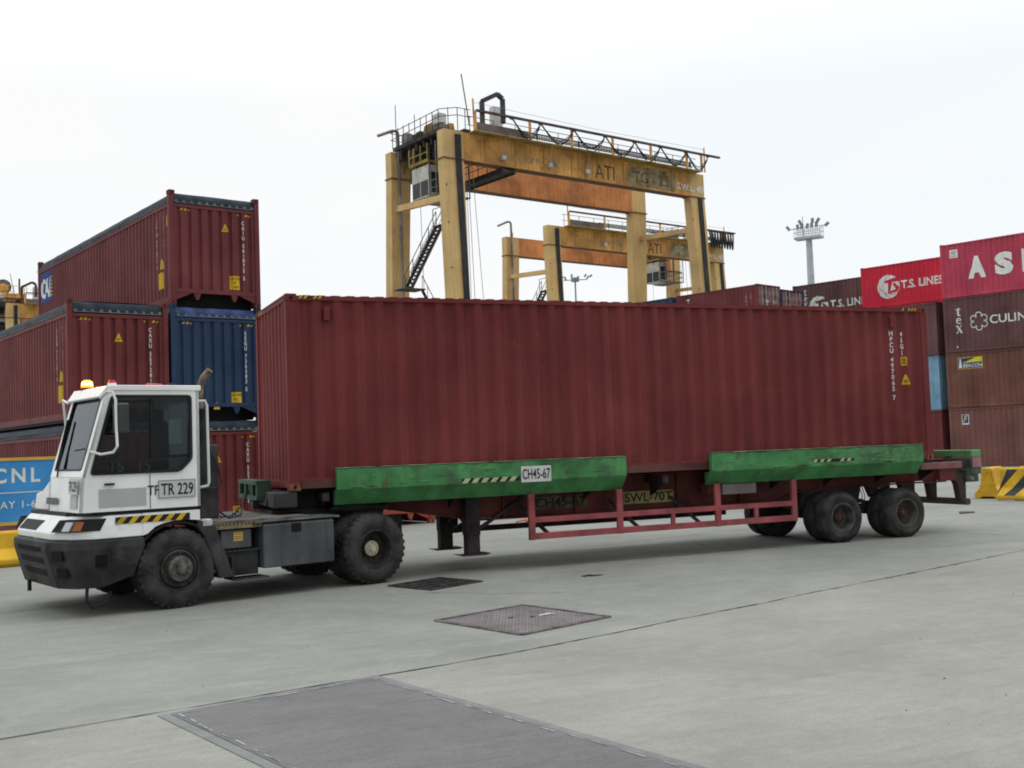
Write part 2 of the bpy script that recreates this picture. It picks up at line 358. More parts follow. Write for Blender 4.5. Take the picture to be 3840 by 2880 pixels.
# litter
mb = MB(); mb.tube([(0, 0, .012), (.12, .02, .02), (.2, .0, .012), (.34, .02, .014)], .013, 6, [.006, .016, .012, .006]); mb.tube([(.03, -.04, .01), (.09, .03, .015)], .008, 5)
o = mb.build('twig', mat('twig', (.06, .05, .04), .9)); o.location = (3.96, -1.42, 0); o.rotation_euler = (0, 0, R(-12)); tag(o, 'small broken dark twig lying on the concrete below the pink guard', 'twig')
mb = MB(); mb.loft([[(0, -.015, .018), (0, .015, .018), (0, .015, .022), (0, -.015, .022)], [(.14, -.02, .03), (.14, .01, .03), (.14, .01, .035), (.14, -.02, .035)], [(.19, -.04, .018), (.19, .0, .018), (.19, .0, .022), (.19, -.04, .022)]])
o = mb.build('paper_strip', wht2); o.location = (1.9, -4.43, 0); tag(o, 'bent strip of white paper lying on the steel cover plate', 'paper')
mb = MB(); mb.loft([[(0, 0, .01), (.1, .25, .01), (.1, .27, .1), (0, .02, .06)], [(.5, .02, .01), (.55, .2, .01), (.55, .22, .05), (.5, .04, .04)]]); mb.tube([(-.25, .05, .02), (0, .1, .05), (.2, .1, .03)], .02, 5)
o = mb.build('plastic_scrap', mat('red_plastic', (.55, .09, .06), .5)); o.location = (7.95, 9.6, 0); tag(o, 'crumpled red plastic scrap on the ground seen under the trailer', 'litter')
mb = MB(); mb.loft([[(0, 0, .0), (.1, .15, .0), (.1, .15, .05), (0, 0, .03)], [(.45, .02, .0), (.5, .1, .0), (.5, .1, .03), (.45, .03, .03)]])
o = mb.build('rag', mat('rag', (.10, .075, .06), .95)); o.location = (16.3, 3.5, 0); tag(o, 'flat brown rag on the concrete behind the trailer', 'litter')
mb = MB()
for i in range(9):
    a = Vector((random.uniform(0, .8), random.uniform(-.12, .12), .005)); mb.loft([[a, a + Vector((.05, .03, 0)), a + Vector((.05, .04, .02)), a + Vector((0, .01, .03))], [a + Vector((.13, -.03, 0)), a + Vector((.16, .02, 0)), a + Vector((.16, .03, .02)), a + Vector((.13, 0, .02))]])
o = mb.build('rubble', mat('pale_rubbish', (.28, .27, .27), .9, var=.4, scale=20)); o.location = (20.2, 6.3, 0); o.rotation_euler = (0, 0, R(-40)); tag(o, 'scattered pale rubbish at the foot of the yellow barrier', 'litter')
o['kind'] = 'stuff'

rg = random.Random(11); vs = []; fs = []
for i in range(150):
    x = rg.uniform(-6, 16); y = rg.uniform(-13.5, 2.5) if rg.random() < .8 else rg.uniform(-2, 10); s_ = rg.uniform(.003, .010) * (1.8 if rg.random() < .08 else 1); a = rg.uniform(0, 6); o_ = len(vs)
    for k in range(5): q = a + k * 1.257; rr = s_ * rg.uniform(.6, 1.2); vs.append((x + rr * math.cos(q) * 1.6, y + rr * math.sin(q), .005))
    vs.append((x, y, .006 + s_ * .7)); fs += [(o_ + k, o_ + (k + 1) % 5, o_ + 5) for k in range(5)]
me = bpy.data.meshes.new('grit'); me.from_pydata(vs, [], fs); o = link('grit', me, mat('grit', (.075, .07, .065), .95, var=.3, scale=30)); tag(o, 'loose dark grit and crumbs scattered over the concrete yard', 'grit'); o['kind'] = 'stuff'
# ------------------------------------------------------------------ containers
def corr(p0, p1, pitch, depth, flat=.27):
    n = max(1, round((p1 - p0) / pitch)); p = (p1 - p0) / n; sl = (1 - 2 * flat) / 2 if flat <= .3 else .08
    inn = 1 - flat - 2 * sl; brk = []
    for i in range(n):
        b = p0 + i * p; brk += [b + p * flat / 2, b + p * (flat / 2 + sl), b + p * (flat / 2 + sl + inn), b + p * (flat / 2 + 2 * sl + inn)]
    def prof(s):
        t = ((s - p0) / p) % 1. if p0 <= s <= p1 else 0
        a, b, c, d = flat / 2, flat / 2 + sl, flat / 2 + sl + inn, flat / 2 + 2 * sl + inn
        if t < a or t > d: return 0.
        if t < b: return -depth * (t - a) / sl
        if t < c: return -depth
        return -depth * (d - t) / sl
    return [p0] + brk + [p1], prof
def wallmesh(brk, prof, z0, z1, fn):
    """fn(s, depth, z) -> point"""
    mb = MB(); vs = []; n = len(brk)
    for s_ in brk: vs += [fn(s_, prof(s_), z0), fn(s_, prof(s_), z1)]
    mb.add(vs, [(2 * i, 2 * i + 2, 2 * i + 3, 2 * i + 1) for i in range(n - 1)]); 
    bm_ = mb.mesh(); return bm_
CW = 2.438
def casting(mb, x, y, z, sx, sy, sz):
    mb.box((x, y, z), (x + sx * .178, y + sy * .162, z + sz * .118))
def container(name, label, m, L=12.192, H=2.896, loc=(0, 0, 0), rz=0, open_top=False, tm=None, doors=False, group=None, endflat=.27, pitch=None, mcast=None, simple=False):
    t = thing(name, label, 'container', loc, rz, group); mcast = mcast or m
    top = H - .34 if open_top else H - .03
    mb = MB(); e = .006
    for x0, x1 in ((e, .15), (L - .15, L - e)):
        for y0, y1 in ((e, .13), (CW - .13, CW - e)): mb.box((x0, y0, .118), (x1, y1, H - .118))
    zt = top
    rh = .08 if open_top else .065
    for y0, y1 in ((.012, .10), (CW - .10, CW - .012)):
        mb.box((.15, y0, .03), (L - .15, y1, .19)); mb.box((.15, y0 - .004 if y0 < 1 else y0, zt - rh), (L - .15, y1 if y0 < 1 else y1 + .004, zt))
    zs = .30 if open_top else .05
    for x0, x1 in ((.02, .12), (L - .12, L - .02)):
        mb.box((x0, .13, zs), (x1, CW - .13, zs + .10)); mb.box((x0, .13, zt - rh), (x1, CW - .13, zt))
    if open_top:
        for x0 in (.03, L - .09):
            mb.prism([(.13, .10), (.13, .31), (.62, .31)], 0, x0, x0 + .06); mb.prism([(CW - .13, .10), (CW - .13, .31), (CW - .62, .31)], 0, x0, x0 + .06)
            for yc in (.72, CW - .72): mb.prism([(yc - .10, .31), (yc - .03, .13), (yc + .03, .13), (yc + .10, .31)], 0, x0, x0 + .06)
    mb.build('frame', m, t)
    b1, p1 = corr(.15, L - .15, pitch or (.278 if endflat < .3 else .262), .045 if pitch else .036)
    link('side_wall', wallmesh(b1, p1, .19, zt - rh, lambda s, d, z: (s, .02 - d, z)), m, t)
    link('side_wall', wallmesh(b1, p1, .19, zt - rh, lambda s, d, z: (s, CW - .02 + d, z)), m, t)
    b2, p2 = corr(.13, CW - .13, .26, .045, endflat)
    link('end_wall', wallmesh(b2, p2, zs + .1, zt - rh, lambda s, d, z: (.03 - d, s, z)), m, t)
    if not doors: link('end_wall', wallmesh(b2, p2, zs + .1, zt - rh, lambda s, d, z: (L - .03 + d, s, z)), m, t)
    MB().box((.12 if not open_top else .45, .075 if loc[2] > 1 and loc[0] else .1, -.03 if loc[2] > 1 and loc[0] else zs + .01), (L - (.45 if open_top else .12), CW - (.075 if loc[2] > 1 and loc[0] else .1), zs + .08)).build('floor', blk if open_top else m, t)
    if open_top:
        # tarpaulin: sagging sheet hung over the rails between the corner posts
        nx = 30; ny = 8; mb = MB(); vs = []; rnd = random.Random(len(label))
        zb, zc = zt + .035, H - .06
        secs = []
        for i in range(nx + 1):
            s_ = i / nx; x = .155 + (L - .31) * s_; w = rnd.uniform(-.012, .012) - .015 * (.5 - .5 * math.cos(i * 1.9))
            row = [(x, .03 , zb - .02), (x, .02 + w, zb + .07), (x, .07 + w * .6, zc - .05), (x, .16, zc + w)]
            for k in range(1, ny): row.append((x, .16 + (CW - .32) * k / ny, zc + .02 * math.sin(k * math.pi / ny) + w))
            row += [(x, CW - .16, zc + w), (x, CW - .07 - w * .6, zc - .05), (x, CW - .02 - w, zb + .07), (x, CW - .03, zb - .02)]
            secs.append(row)
        n = len(secs[0]); fs = [(i * n + k, i * n + k + 1, (i + 1) * n + k + 1, (i + 1) * n + k) for i in range(nx) for k in range(n - 1)]
        mb.add([p for r_ in secs for p in r_], fs)
        for xe, sg in ((.155, -1), (L - .155, 1)):
            vs = []; 
            for k in range(13):
                y = .14 + (CW - .28) * k / 12.; w = rnd.uniform(-.012, .012)
                vs += [(xe + sg * .10, y, zb - .01), (xe + sg * (.11 + w), y, zb + .10), (xe + sg * (.05 + w), y, zc - .02), (xe - sg * .0, y, zc + .005)]
            mb.add(vs, [(4 * k + j, 4 * k + j + 1, 4 * k + 5 + j, 4 * k + 4 + j) for k in range(12) for j in range(3)])
        ta = mb.build('tarpaulin', tm or tarpm, t, smooth=True)
        mb = MB(); pts = []
        for k in range(11):
            y = .20 + (CW - .40) * k / 10.; c_ = Vector((.025, y, zb + .03))
            mb.tube([c_ + Vector((0, .028 * math.cos(a * math.pi / 4), .028 * math.sin(a * math.pi / 4))) for a in range(9)], .011, 5)
            pts += [(.03, y - .03, zb + .005), (.03, y + .03, zb + .005)]
        mb.tube(pts, .007, 5)
        for k in range(int(L / .22)):
            x = .3 + k * .22
            for y in (-.005, CW + .005): mb.bar((x, y, zb - .03), (x + .11, y, zb + .02), .006); mb.bar((x + .11, y, zb + .02), (x + .22, y, zb - .03), .006)
        mb.build('lashing_rope', rope, ta)
    else:
        mb = MB(); n = int(L / .116)
        if not simple:
            vs = []; k = 0
            for i in range(n + 1):
                x = .15 + (L - .3) * i / n; z = H - .030 + (.012 if i % 2 else -.008); vs += [(x, .03, z), (x, CW - .03, z)]
            mb.add(vs, [(2 * i, 2 * i + 1, 2 * i + 3, 2 * i + 2) for i in range(n)])
            mb.box((.01, .16, H - .03), (.16, CW - .16, H - .004)); mb.box((L - .16, .16, H - .03), (L - .01, CW - .16, H - .004))
            for i in range(n):
                if i % 2 == 1:
                    x = .15 + (L - .3) * (i + .5) / n; mb.box((x - .055, .022, H - .031), (x + .055, .06, H - .018))
        else: mb.box((.15, .03, H - .03), (L - .15, CW - .03, H - .011))
        mb.build('roof', m, t)
    # corner castings with their slotted holes
    for x, sx in ((0, 1), (L, -1)):
        for y, sy in ((0, 1), (CW, -1)):
            for z, sz in ((0, 1), (H, -1)):
                bm = bmesh.new(); mb = MB(); casting(mb, x, y, z, sx, sy, sz); vv = [bm.verts.new(p) for p in mb.v]
                for f in mb.f: bm.faces.new([vv[i] for i in f])
                bmesh.ops.recalc_face_normals(bm, faces=bm.faces)
                bmesh.ops.bevel(bm, geom=bm.edges[:], offset=.012, segments=2, affect='EDGES')
                for k_ in (0, 1):   # dark slot on the end and on the side
                    hx, hy = x + sx * .089, y + sy * .081; hz = z + sz * .06; ex = 8
                    if k_ == 0: pts_ = [(hx + .025 * math.cos(q * math.pi / 4), y - sy * .003, hz + .036 * math.sin(q * math.pi / 4)) for q in range(8)]
                    else: pts_ = [(x - sx * .003, hy + .022 * math.cos(q * math.pi / 4), hz + .036 * math.sin(q * math.pi / 4)) for q in range(8)]
                    f_ = bm.faces.new([bm.verts.new(p_) for p_ in pts_]); f_.material_index = 1
                ix_ = [f.index for f in bm.faces if f.material_index == 1]; bm.faces.index_update(); ix_ = [f.index for f in bm.faces if f.material_index == 1]
                me_ = bpy.data.meshes.new('corner_casting'); bm.to_mesh(me_); bm.free()
                o_ = link('corner_casting', me_, mcast, t); me_.materials.append(void)
                for q_ in ix_: me_.polygons[q_].material_index = 1
    if doors:
        mb = MB()
        for y0, y1 in ((.13, CW / 2 - .008), (CW / 2 + .008, CW - .13)):
            prev = None; zz = [.15 + (H - .3) * i / 10 for i in range(11)]
            vs = []
            for i, z in enumerate(zz): vs += [(-.0 + (.03 if i % 2 else .0), y0, z), (-.0 + (.03 if i % 2 else .0), y1, z)]
            mb.add(vs, [(2 * i, 2 * i + 1, 2 * i + 3, 2 * i + 2) for i in range(10)])
        mb.build('door', mat('door_faded', (.20, .12, .115), .6, var=.25, scale=1.5, rust=.3), t)
        mb = MB()
        for y in (.45, .85, CW - .85, CW - .45):
            mb.cyl((-.03, y, .1), (0, 0, 1), .02, H - .2, 8)
        mb.build('lock_rod', mat('galvanised', (.5, .52, .52), .5, metal=.4), t)
    t['_p'] = 0; del t['_p']
    return t, (b1, p1, b2, p2)
def endmark(t, C, H, ids, tri=(1.49, .75), caut=(1.60, 1.88, 2.09, 2.45), hz=True, size=.112):
    """markings on the x=0 end of a container seen from -x: u = CW - y"""
    b1, p1, b2, p2 = C; rt = (0, -1, 0); up = (0, 0, 1)
    def dc(nm, me, m, u, z, off=.005): return decal(nm, me, m, t, (.03, CW - u, z), rt, up, lambda s: p2(s), CW - u, -1, off, brk=b2)
    if tri: dc('warning_triangle', polymesh([[(-.10, 0), (.10, 0), (.012, .20), (-.012, .20)]]), yel, tri[0], H - tri[1] - .20); dc('triangle_print', polymesh([[(-.05, .045), (.05, .045), (.05, .055), (-.05, .055)], [(-.045, .075), (.045, .075), (.045, .085), (-.045, .085)]]), blk, tri[0], H - tri[1] - .20, .008)
    if caut:
        w = caut[1] - caut[0]; h = caut[3] - caut[2]
        dc('caution_label', rectmesh(0, 0, w, h), yel, caut[0], H - caut[3])
        for s_, zz in (('CAUTION', .73), ('9\'6"', .42), ('HIGH', .12)):
            me_ = textmesh(s_, h * .17, .01, squeeze=.72); dc('caution_text', me_, blk, caut[0] + (.02 if len(s_) > 4 else .08), H - caut[3] + h * zz, .009)
    if ids: dc('container_number', textmesh(ids, size * .92, .028, stack=size * 1.17, squeeze=.75), wht2, 1.985, H - .62 - size)
    if hz:
        for u0 in (.18, 1.82): dc('hazard_stripe', stripes(0, 0, .42, .05, 4, .03, .45, (0,) if u0 < 1 else (1,)), yel, u0, H - .50)

reds = dict(rust=.25, streak=.25, dirt=.05)
rA = mat('oxide_red_paint', (.168, .027, .027), .62, var=.12, scale=.6, streak=.4, rust=.15, dirt=.15, dirtcol=(.09, .03, .03))
rB = mat('oxide_red_dull', (.155, .034, .038), .65, var=.12, scale=.8, streak=.25, rust=.15)
rC = mat('oxide_red_bright', (.155, .031, .032), .6, var=.12, scale=.8, streak=.25, rust=.15)
navy = mat('navy_paint', (.018, .046, .125), .5, var=.15, scale=.9, streak=.3, fade=(.03, .06, .115))
rusty = mat('orange_rust_casting', (.24, .08, .04), .8, var=.25, scale=8)
# --- the container on the trailer
BZ = 1.406
mc, CM = container('shipping_container', 'long plain dark red container riding on the green sided trailer', rA, loc=(0, 0, BZ), mcast=rA, pitch=.32)
for ch in mc.children:
    if ch.name.startswith('corner_casting') and max(v.co.z for v in ch.data.vertices) < .2: ch.data.materials[0] = rusty
def side(nm, me, m, x, z, off=.004): return decal(nm, me, m, mc, (x, .02, z - BZ), (1, 0, 0), (0, 0, 1), lambda s: CM[1](s), x, 1, off, brk=CM[0])
side('container_number', textmesh('HPCU 497065 7', .088, .028, stack=.1085, squeeze=.72), wht2, 11.33, 3.76)
side('size_code', textmesh('45G1', .092, .028, stack=.118, squeeze=.72), wht2, 11.60, 3.75)
side('caution_label', rectmesh(-.055, 0, .055, .16), yel, 11.62, 3.20); side('label_print', polymesh([[(-.04, y), (.04, y), (.04, y + .02), (-.04, y + .02)] for y in (.03, .07, .11)]), blk, 11.62, 3.20, .008)
side('warning_triangle', polymesh([[(-.09, 0), (.09, 0), (.01, .19), (-.01, .19)]]), yel, 11.64, 2.84); side('label_print', polymesh([[(-.04, y), (.04, y), (.04, y + .012), (-.04, y + .012)] for y in (.04, .07)]), blk, 11.64, 2.84, .008)
for x0, dr in ((.20, (2,)), (11.60, (1,))):
    me = stripes(0, 0, .36, .045, 5, .035, .5, dr); decal('hazard_stripe', me, yel, mc, (x0, .008, 2.896 - .07), (1, 0, 0), (0, 0, 1), off=.004)
    decal('hazard_backing', rectmesh(0, -.001, .30, .046), mat('worn_black', (.05, .022, .022), .7, var=.3, scale=12), mc, (x0, .008, 2.896 - .07), (1, 0, 0), (0, 0, 1), off=.002)
decal('hazard_stripe', stripes(0, 0, .40, .055, 4, .03, .45), yel, mc, (.020, 2.26, 2.896 - .07), (0, -1, 0), (0, 0, 1), off=.004)
for y0, y1 in ((.005, .02), (CW - .02, CW - .005)): MB().box((.18, y0, .03), (12.01, y1, .155)).build('bottom_rail', mat('rail_brown', (.115, .04, .036), .75, var=.2, scale=1.5, rust=.3, dirt=.3), mc)
for x in (.62, 11.35): MB().box((x - .045, -.006, 2.50), (x + .045, .06, 2.70)).build('vent_cover', rA, mc, bevel=.01)
# --- stack on the left: open tops with tarpaulins
O2 = Vector((-.2892, 12.436, 0)); HH = 2.896
AR = YAW + R(90)
def stackpos(ucol, z): p = O2 + U * (ucol + CW); return (p.x, p.y, z)
gl = 'tarpaulin topped containers stacked at the left'
c1, K = container('open_top_container', 'topmost red container with tarpaulin roof, alone above the blue one', rB, H=HH, loc=stackpos(0, 2 * HH), rz=AR, open_top=True, group=gl, endflat=.6); endmark(c1, K, HH, 'CAIU 561875 5')
c2, K = container('open_top_container', 'navy blue container with blue tarpaulin roof in the left stack', navy, H=HH, loc=stackpos(0, HH), rz=AR, open_top=True, tm=tarpb, group=gl, endflat=.6); endmark(c2, K, HH, 'SEGU 736383 5', tri=None, caut=(1.57, 1.85, 2.22, 2.59)); 
decal('warning_triangle', polymesh([[(-.09, 0), (.09, 0), (.01, .18), (-.01, .18)]]), yel, c2, (.03, CW - 1.17, HH - 2.66), (0, -1, 0), (0, 0, 1), off=.006)
c3, K = container('open_top_container', 'red tarpaulin topped container on the ground under the blue one, behind the cab', rC, H=HH, loc=stackpos(0, 0), rz=AR, open_top=True, group=gl, endflat=.6); endmark(c3, K, HH, 'CAXU 557056 6', tri=(1.16, .92), caut=(1.55, 1.83, 2.25, 2.6))
c4, K = container('open_top_container', 'red tarpaulin topped container left of the navy blue one', rC, H=HH, loc=stackpos(-2.50, HH), rz=AR, open_top=True, group=gl, endflat=.6); endmark(c4, K, HH, 'CAXU 557281 0', tri=(1.21, .80))
c5, K = container('open_top_container', 'red tarpaulin topped container behind the blue sign, lowest at far left', rC, H=HH, loc=stackpos(-2.50, 0), rz=AR, open_top=True, group=gl, endflat=.6)
# side markings on the long walls that face left (local y = CW)
def lside(t, nm, me, m, v_, z, K=K, off=.005): return decal(nm, me, m, t, (v_, CW - .02, z), (-1, 0, 0), (0, 0, 1), lambda s: K[1](s), v_, -1, off, brk=K[0])
for t in (c1, c4):
    lside(t, 'container_number', textmesh('CAIU 561875 5' if t is c1 else 'CAXU 557281 0', .09, .006, stack=.105, squeeze=.8), wht, .92, 2.15)
    lside(t, 'size_code', textmesh('45U1  30', .09, .006, stack=.115, squeeze=.8), wht, .45, 2.2)
    lside(t, 'warning_triangle', polymesh([[(-.12, 0), (.12, 0), (.01, .26), (-.01, .26)]]), yel, .62, .95)
    lside(t, 'caution_label', rectmesh(-.16, 0, .16, .42), yel, .72, .45)
    lside(t, 'side_label', rectmesh(-.04, 0, .04, .28), yel, .28, 2.0)
logo_b = mat('logo_blue', (.02, .055, .25), .5); 
lside(c1, 'logo_panel', rectmesh(0, 0, 1.45, .98), logo_b, 11.93, 1.50 - .06, off=.006)
lside(c1, 'logo_letters', textmesh('CAI', .62, .05, squeeze=.85, spacing=.85), wht2, 11.83, 1.60, off=.010)
lside(c1, 'logo_stripes', polymesh([[(1.22, .12 + .12 * i), (1.40, .16 + .12 * i), (1.40, .21 + .12 * i), (1.22, .18 + .12 * i)] for i in range(6)]), yel, 11.93, 1.44, off=.012)
# --- low orange containers glimpsed beneath the trailer
org = mat('orange_red_paint', (.33, .062, .038), .6, var=.12, scale=1, streak=.3, rust=.25)
for i, (px, py, lab) in enumerate(((6.15, 11.40, 'orange red container glimpsed between the tractor and the trailer legs'), (3.72, 10.77, 'orange red container half hidden behind the tractor rear wheel'), (8.90, 13.25, 'rust orange container seen in the gap behind the trailer legs'))):
    if i == 1: continue
    container('low_container', lab, org, L=6.058, H=2.591, loc=(px, py, 0), rz=AR, open_top=True, endflat=.6, mcast=rusty)
# --- stacks at the right
AB = R(20); UB = Vector((math.cos(AB), math.sin(AB), 0)); VB = Vector((-math.sin(AB), math.cos(AB), 0)); ARB = AB + R(90); L20 = 6.058
brn = mat('faded_brown', (.195, .085, .07), .7, var=.14, scale=.5, streak=.35, rust=.35, rustcol=(.13, .065, .04), dirt=.2, dirtcol=(.10, .075, .05))
brn2 = mat('dull_maroon', (.125, .058, .056), .7, var=.16, scale=.5, streak=.4, rust=.4, rustcol=(.16, .06, .04), dirt=.25, dirtcol=(.075, .06, .05))
brn3 = mat('rusty_brown', (.175, .075, .055), .75, var=.15, scale=.6, streak=.4, rust=.4, rustcol=(.17, .08, .05))
pnk = mat('faded_crimson', (.47, .055, .10), .6, var=.10, scale=.6, streak=.3, dirt=.05)
scl = mat('scarlet_paint', (.60, .022, .050), .5, var=.08, scale=.6, streak=.12)
lbl = mat('light_blue_paint', (.19, .34, .48), .6, var=.15, scale=1, streak=.3, rust=.2)
def rloc(TL, H):
    """TL: top far-left corner of the face that looks at the camera"""
    p = Vector(TL) - VB * L20 + UB * CW; return (p.x, p.y, TL[2] - H)
def rcont(lab, m, TL, H=HH, **k): return container('stacked_container', lab, m, L=L20, H=H, loc=rloc(TL, H), rz=ARB, group='container stacks at the right', **k)
def rside(t, K, nm, me, m, a, z, off=.006, depth=True):
    """a: metres from the left end of the face, rightwards"""
    v_ = L20 - a; return decal(nm, me, m, t, (v_, CW - .02, z), (-1, 0, 0), (0, 0, 1), (lambda s: K[1](s)) if depth else None, v_, -1, off, brk=K[0])
RR = Vector((40.7508, 28.231, 0))
tl = lambda z: (RR.x, RR.y, z)
a1, K1 = rcont('crimson container with big white letters, topmost at the right edge', pnk, tl(11.75))
for ch, x in (('A', 1.45), ('S', 2.85), ('L', 4.22)): rside(a1, K1, 'letter', fit(textmesh(ch, 1.13, .09), .93, 1.16), wht2, x, .90)
rside(a1, K1, 'flag_logo', rectmesh(.50, 2.12, .95, 2.55), wht2, 0, 0)
rside(a1, K1, 'flag_text', textmesh('ASL', .12, .01), logo_b, .58, 2.29, .010)
rside(a1, K1, 'flag_waves', polymesh([[(.53, 2.45), (.66, 2.47), (.80, 2.45), (.92, 2.48), (.92, 2.45), (.80, 2.42), (.66, 2.44), (.53, 2.42)], [(.55, 2.20), (.70, 2.22), (.92, 2.22), (.92, 2.195), (.70, 2.19), (.55, 2.17)]]), mat('flag_red', (.4, .03, .04), .5), 0, 0, .010)
a2, K2 = rcont('dull maroon container with white flower logo, under the crimson one', brn2, tl(11.75 - HH))
def serif(t, K, a, z, s):   # stacked lower-case t e x with serifs
    th = .24 * s
    P_ = []
    P_ += [[(.28, 2.15), (.46, 2.15), (.46, 3.05), (.28, 2.9)], [(.1, 2.78), (.66, 2.78), (.66, 2.88), (.1, 2.84)], [(.28, 2.15), (.36, 2.05), (.56, 2.05), (.68, 2.15), (.64, 2.19), (.54, 2.13), (.46, 2.2)]]
    c = (.42, 1.48); ring = []
    for k in range(19):
        a0 = R(10 + k * 17.5); a1_ = R(10 + (k + 1) * 17.5)
        if k < 18: ring.append([(c[0] + .30 * math.cos(q) * f, c[1] + .36 * math.sin(q) * g_) for q, f, g_ in ((a0, 1, 1), (a1_, 1, 1), (a1_, .52, .72), (a0, .52, .72))])
    P_ += ring + [[(.22, 1.50), (.70, 1.50), (.70, 1.58), (.22, 1.58)]]
    P_ += [[(.05, .95), (.27, .95), (.80, .08), (.58, .08)], [(.62, .95), (.70, .95), (.22, .08), (.14, .08)], [(.0, .9), (.32, .9), (.32, .96), (.0, .96)], [(.5, .9), (.8, .9), (.8, .96), (.5, .96)], [(.03, .05), (.33, .05), (.33, .11), (.03, .11)], [(.5, .05), (.86, .05), (.86, .11), (.5, .11)]]
    rside(t, K, 'serif_letters', polymesh([[(x * s, y * s) for x, y in p] for p in P_]), wht2, a, z)
serif(a2, K2, .62, 1.0, .45)
fl = []
for i in range(6):   # six-petalled outline with curled ends
    c0 = R(60 * i + 30); cx_, cy_ = .31 * math.cos(c0), .31 * math.sin(c0); n = 14; pr = None
    for k in range(n + 1):
        q = c0 + R(-128 + 256 * k / n); rr = .175 - (.05 if k in (0, n) else 0)
        p = ((cx_ + rr * math.cos(q), cy_ + rr * math.sin(q)), (cx_ + (rr - .045) * math.cos(q), cy_ + (rr - .045) * math.sin(q)))
        if pr: fl.append([pr[0], p[0], p[1], pr[1]])
        pr = p
rside(a2, K2, 'flower_logo', polymesh([[(x * 1.02, y * .56 / .5 * .9) for x, y in p] for p in fl]), wht2, 1.86, 1.55)
rside(a2, K2, 'lettering', fit(textmesh('CULINES', .41, .012), 2.5, .44), wht2, 2.42, 1.36)
rside(a2, K2, 'small_mark', rectmesh(0, 0, .10, .05), wht2, .62, .28)
a3, K3 = rcont('dirty brown container with yellow and white lighthouse plate, third from the top', brn3, tl(11.75 - 2 * HH))
rside(a3, K3, 'plate_edge', rectmesh(.60, 2.02, 1.92, 2.62), yel, 0, 0); rside(a3, K3, 'plate_panel', rectmesh(.63, 2.05, 1.89, 2.59), mat('plate_navy', (.03, .04, .12), .5), 0, 0, .009)
rside(a3, K3, 'plate_beam', polymesh([[(.85, 2.33), (1.89, 2.36), (1.89, 2.59), (1.6, 2.59)]]), mat('beam_yellow', (.62, .55, .03), .5), 0, 0, .012)
rside(a3, K3, 'plate_tower', polymesh([[(.68, 2.08), (.84, 2.08), (.79, 2.5), (.73, 2.5)], [(.70, 2.51), (.82, 2.51), (.76, 2.57)]]), wht2, 0, 0, .013)
rside(a3, K3, 'plate_text', textmesh('BEACON', .19, .012, squeeze=.95, shear=.2), wht2, .88, 2.10, .013)
a4, K4 = rcont('brown container on the ground with small square blue and yellow sign', brn, tl(11.75 - 3 * HH), H=11.75 - 3 * HH)
rside(a4, K4, 'square_sign', rectmesh(.68, 2.18, 1.05, 2.70), wht2, 0, 0); rside(a4, K4, 'sign_panel', rectmesh(.71, 2.25, 1.02, 2.68), logo_b, 0, 0, .009)
rside(a4, K4, 'sign_letter', polymesh([[(.75, 2.28), (.79, 2.28), (.84, 2.45), (.88, 2.62), (.80, 2.60)], [(.82, 2.62), (1.0, 2.66), (.96, 2.60), (.84, 2.55)], [(.80, 2.46), (.95, 2.55), (.92, 2.47), (.81, 2.41)]]), mat('beam_yellow', (.62, .55, .03), .5), 0, 0, .012)
# column B, next slot along the row
RB = RR + VB * 6.45
b1_, KB = rcont('maroon container below the scarlet one, small number and yellow tag at its end', brn2, (RB.x, RB.y, 8.80))
rside(b1_, KB, 'container_number', textmesh('TGHU 225', .10, .008, stack=.13, squeeze=.7), wht, 5.25, 2.2); rside(b1_, KB, 'yellow_tag', rectmesh(5.18, 1.12, 5.36, 1.40), yel, 0, 0); rside(b1_, KB, 'white_tag', polymesh([[(5.16, .85), (5.36, .85), (5.36, .70), (5.26, .58), (5.16, .70)]]), wht, 0, 0)
b2_, KB = rcont('light blue container sandwiched between two red ones behind the trailer tail', lbl, (RB.x, RB.y, 8.80 - HH))
rside(b2_, KB, 'yellow_tag', rectmesh(4.9, 1.0, 5.1, 1.3), yel, 0, 0)
b3_, KB = rcont('dark red container on the ground behind the trailer tail', rC, (RB.x, RB.y, 8.80 - 2 * HH), H=8.80 - 2 * HH)
def globe(t, K, cx_, cz, r):
    """white globe emblem with slanted T S cut into it"""
    polys = [[(-.34, .53), (.80, .74), (1.2, .66), (1.2, .36), (-.30, .33)], [(0, .36), (.36, .36), (.13, -.35), (-.09, -.62)], [(-.09, -.62), (.13, -.36), (.64, -.27), (.95, -.12), (.86, -.44), (.5, -.54)], [(.34, .30), (.56, .26), (.98, -.15), (.64, -.28)]]
    def inT(x, y):   # letter bodies left unpainted (red shows through)
        for P in polys:
            c_ = False
            for i in range(len(P)):
                (xa, ya), (xb, yb) = P[i - 1], P[i]
                if (ya > y) != (yb > y) and x < (xb - xa) * (y - ya) / (yb - ya) + xa: c_ = not c_
            if c_: return True
        return False
    n = 44; P_ = []
    for j in range(n):
        y0 = -1 + 2 * j / n; y1 = y0 + 2 / n; ym = (y0 + y1) / 2; w = math.sqrt(max(0, 1 - ym * ym)); 
        run = None; m_ = 90
        for i in range(m_ + 1):
            x = -w + 2 * w * i / m_
            arc = abs(math.hypot(x - .55, ym) - 1.05) < .022 or abs(math.hypot(x - .25, ym - .45) - 1.12) < .022 or (x < .2 and abs(math.hypot(x - .1, ym + .35) - .95) < .022 and ym < 0) 
            cut = inT(x, ym) or arc
            if not cut and run is None: run = x
            if (cut or i == m_) and run is not None:
                if x - run > .01: P_.append([(run, y0), (x, y0), (x, y1), (run, y1)])
                run = None
    rside(t, K, 'globe_logo', polymesh([[(cx_ + x * r, cz + y * r) for x, y in p] for p in P_]), wht2, 0, 0)
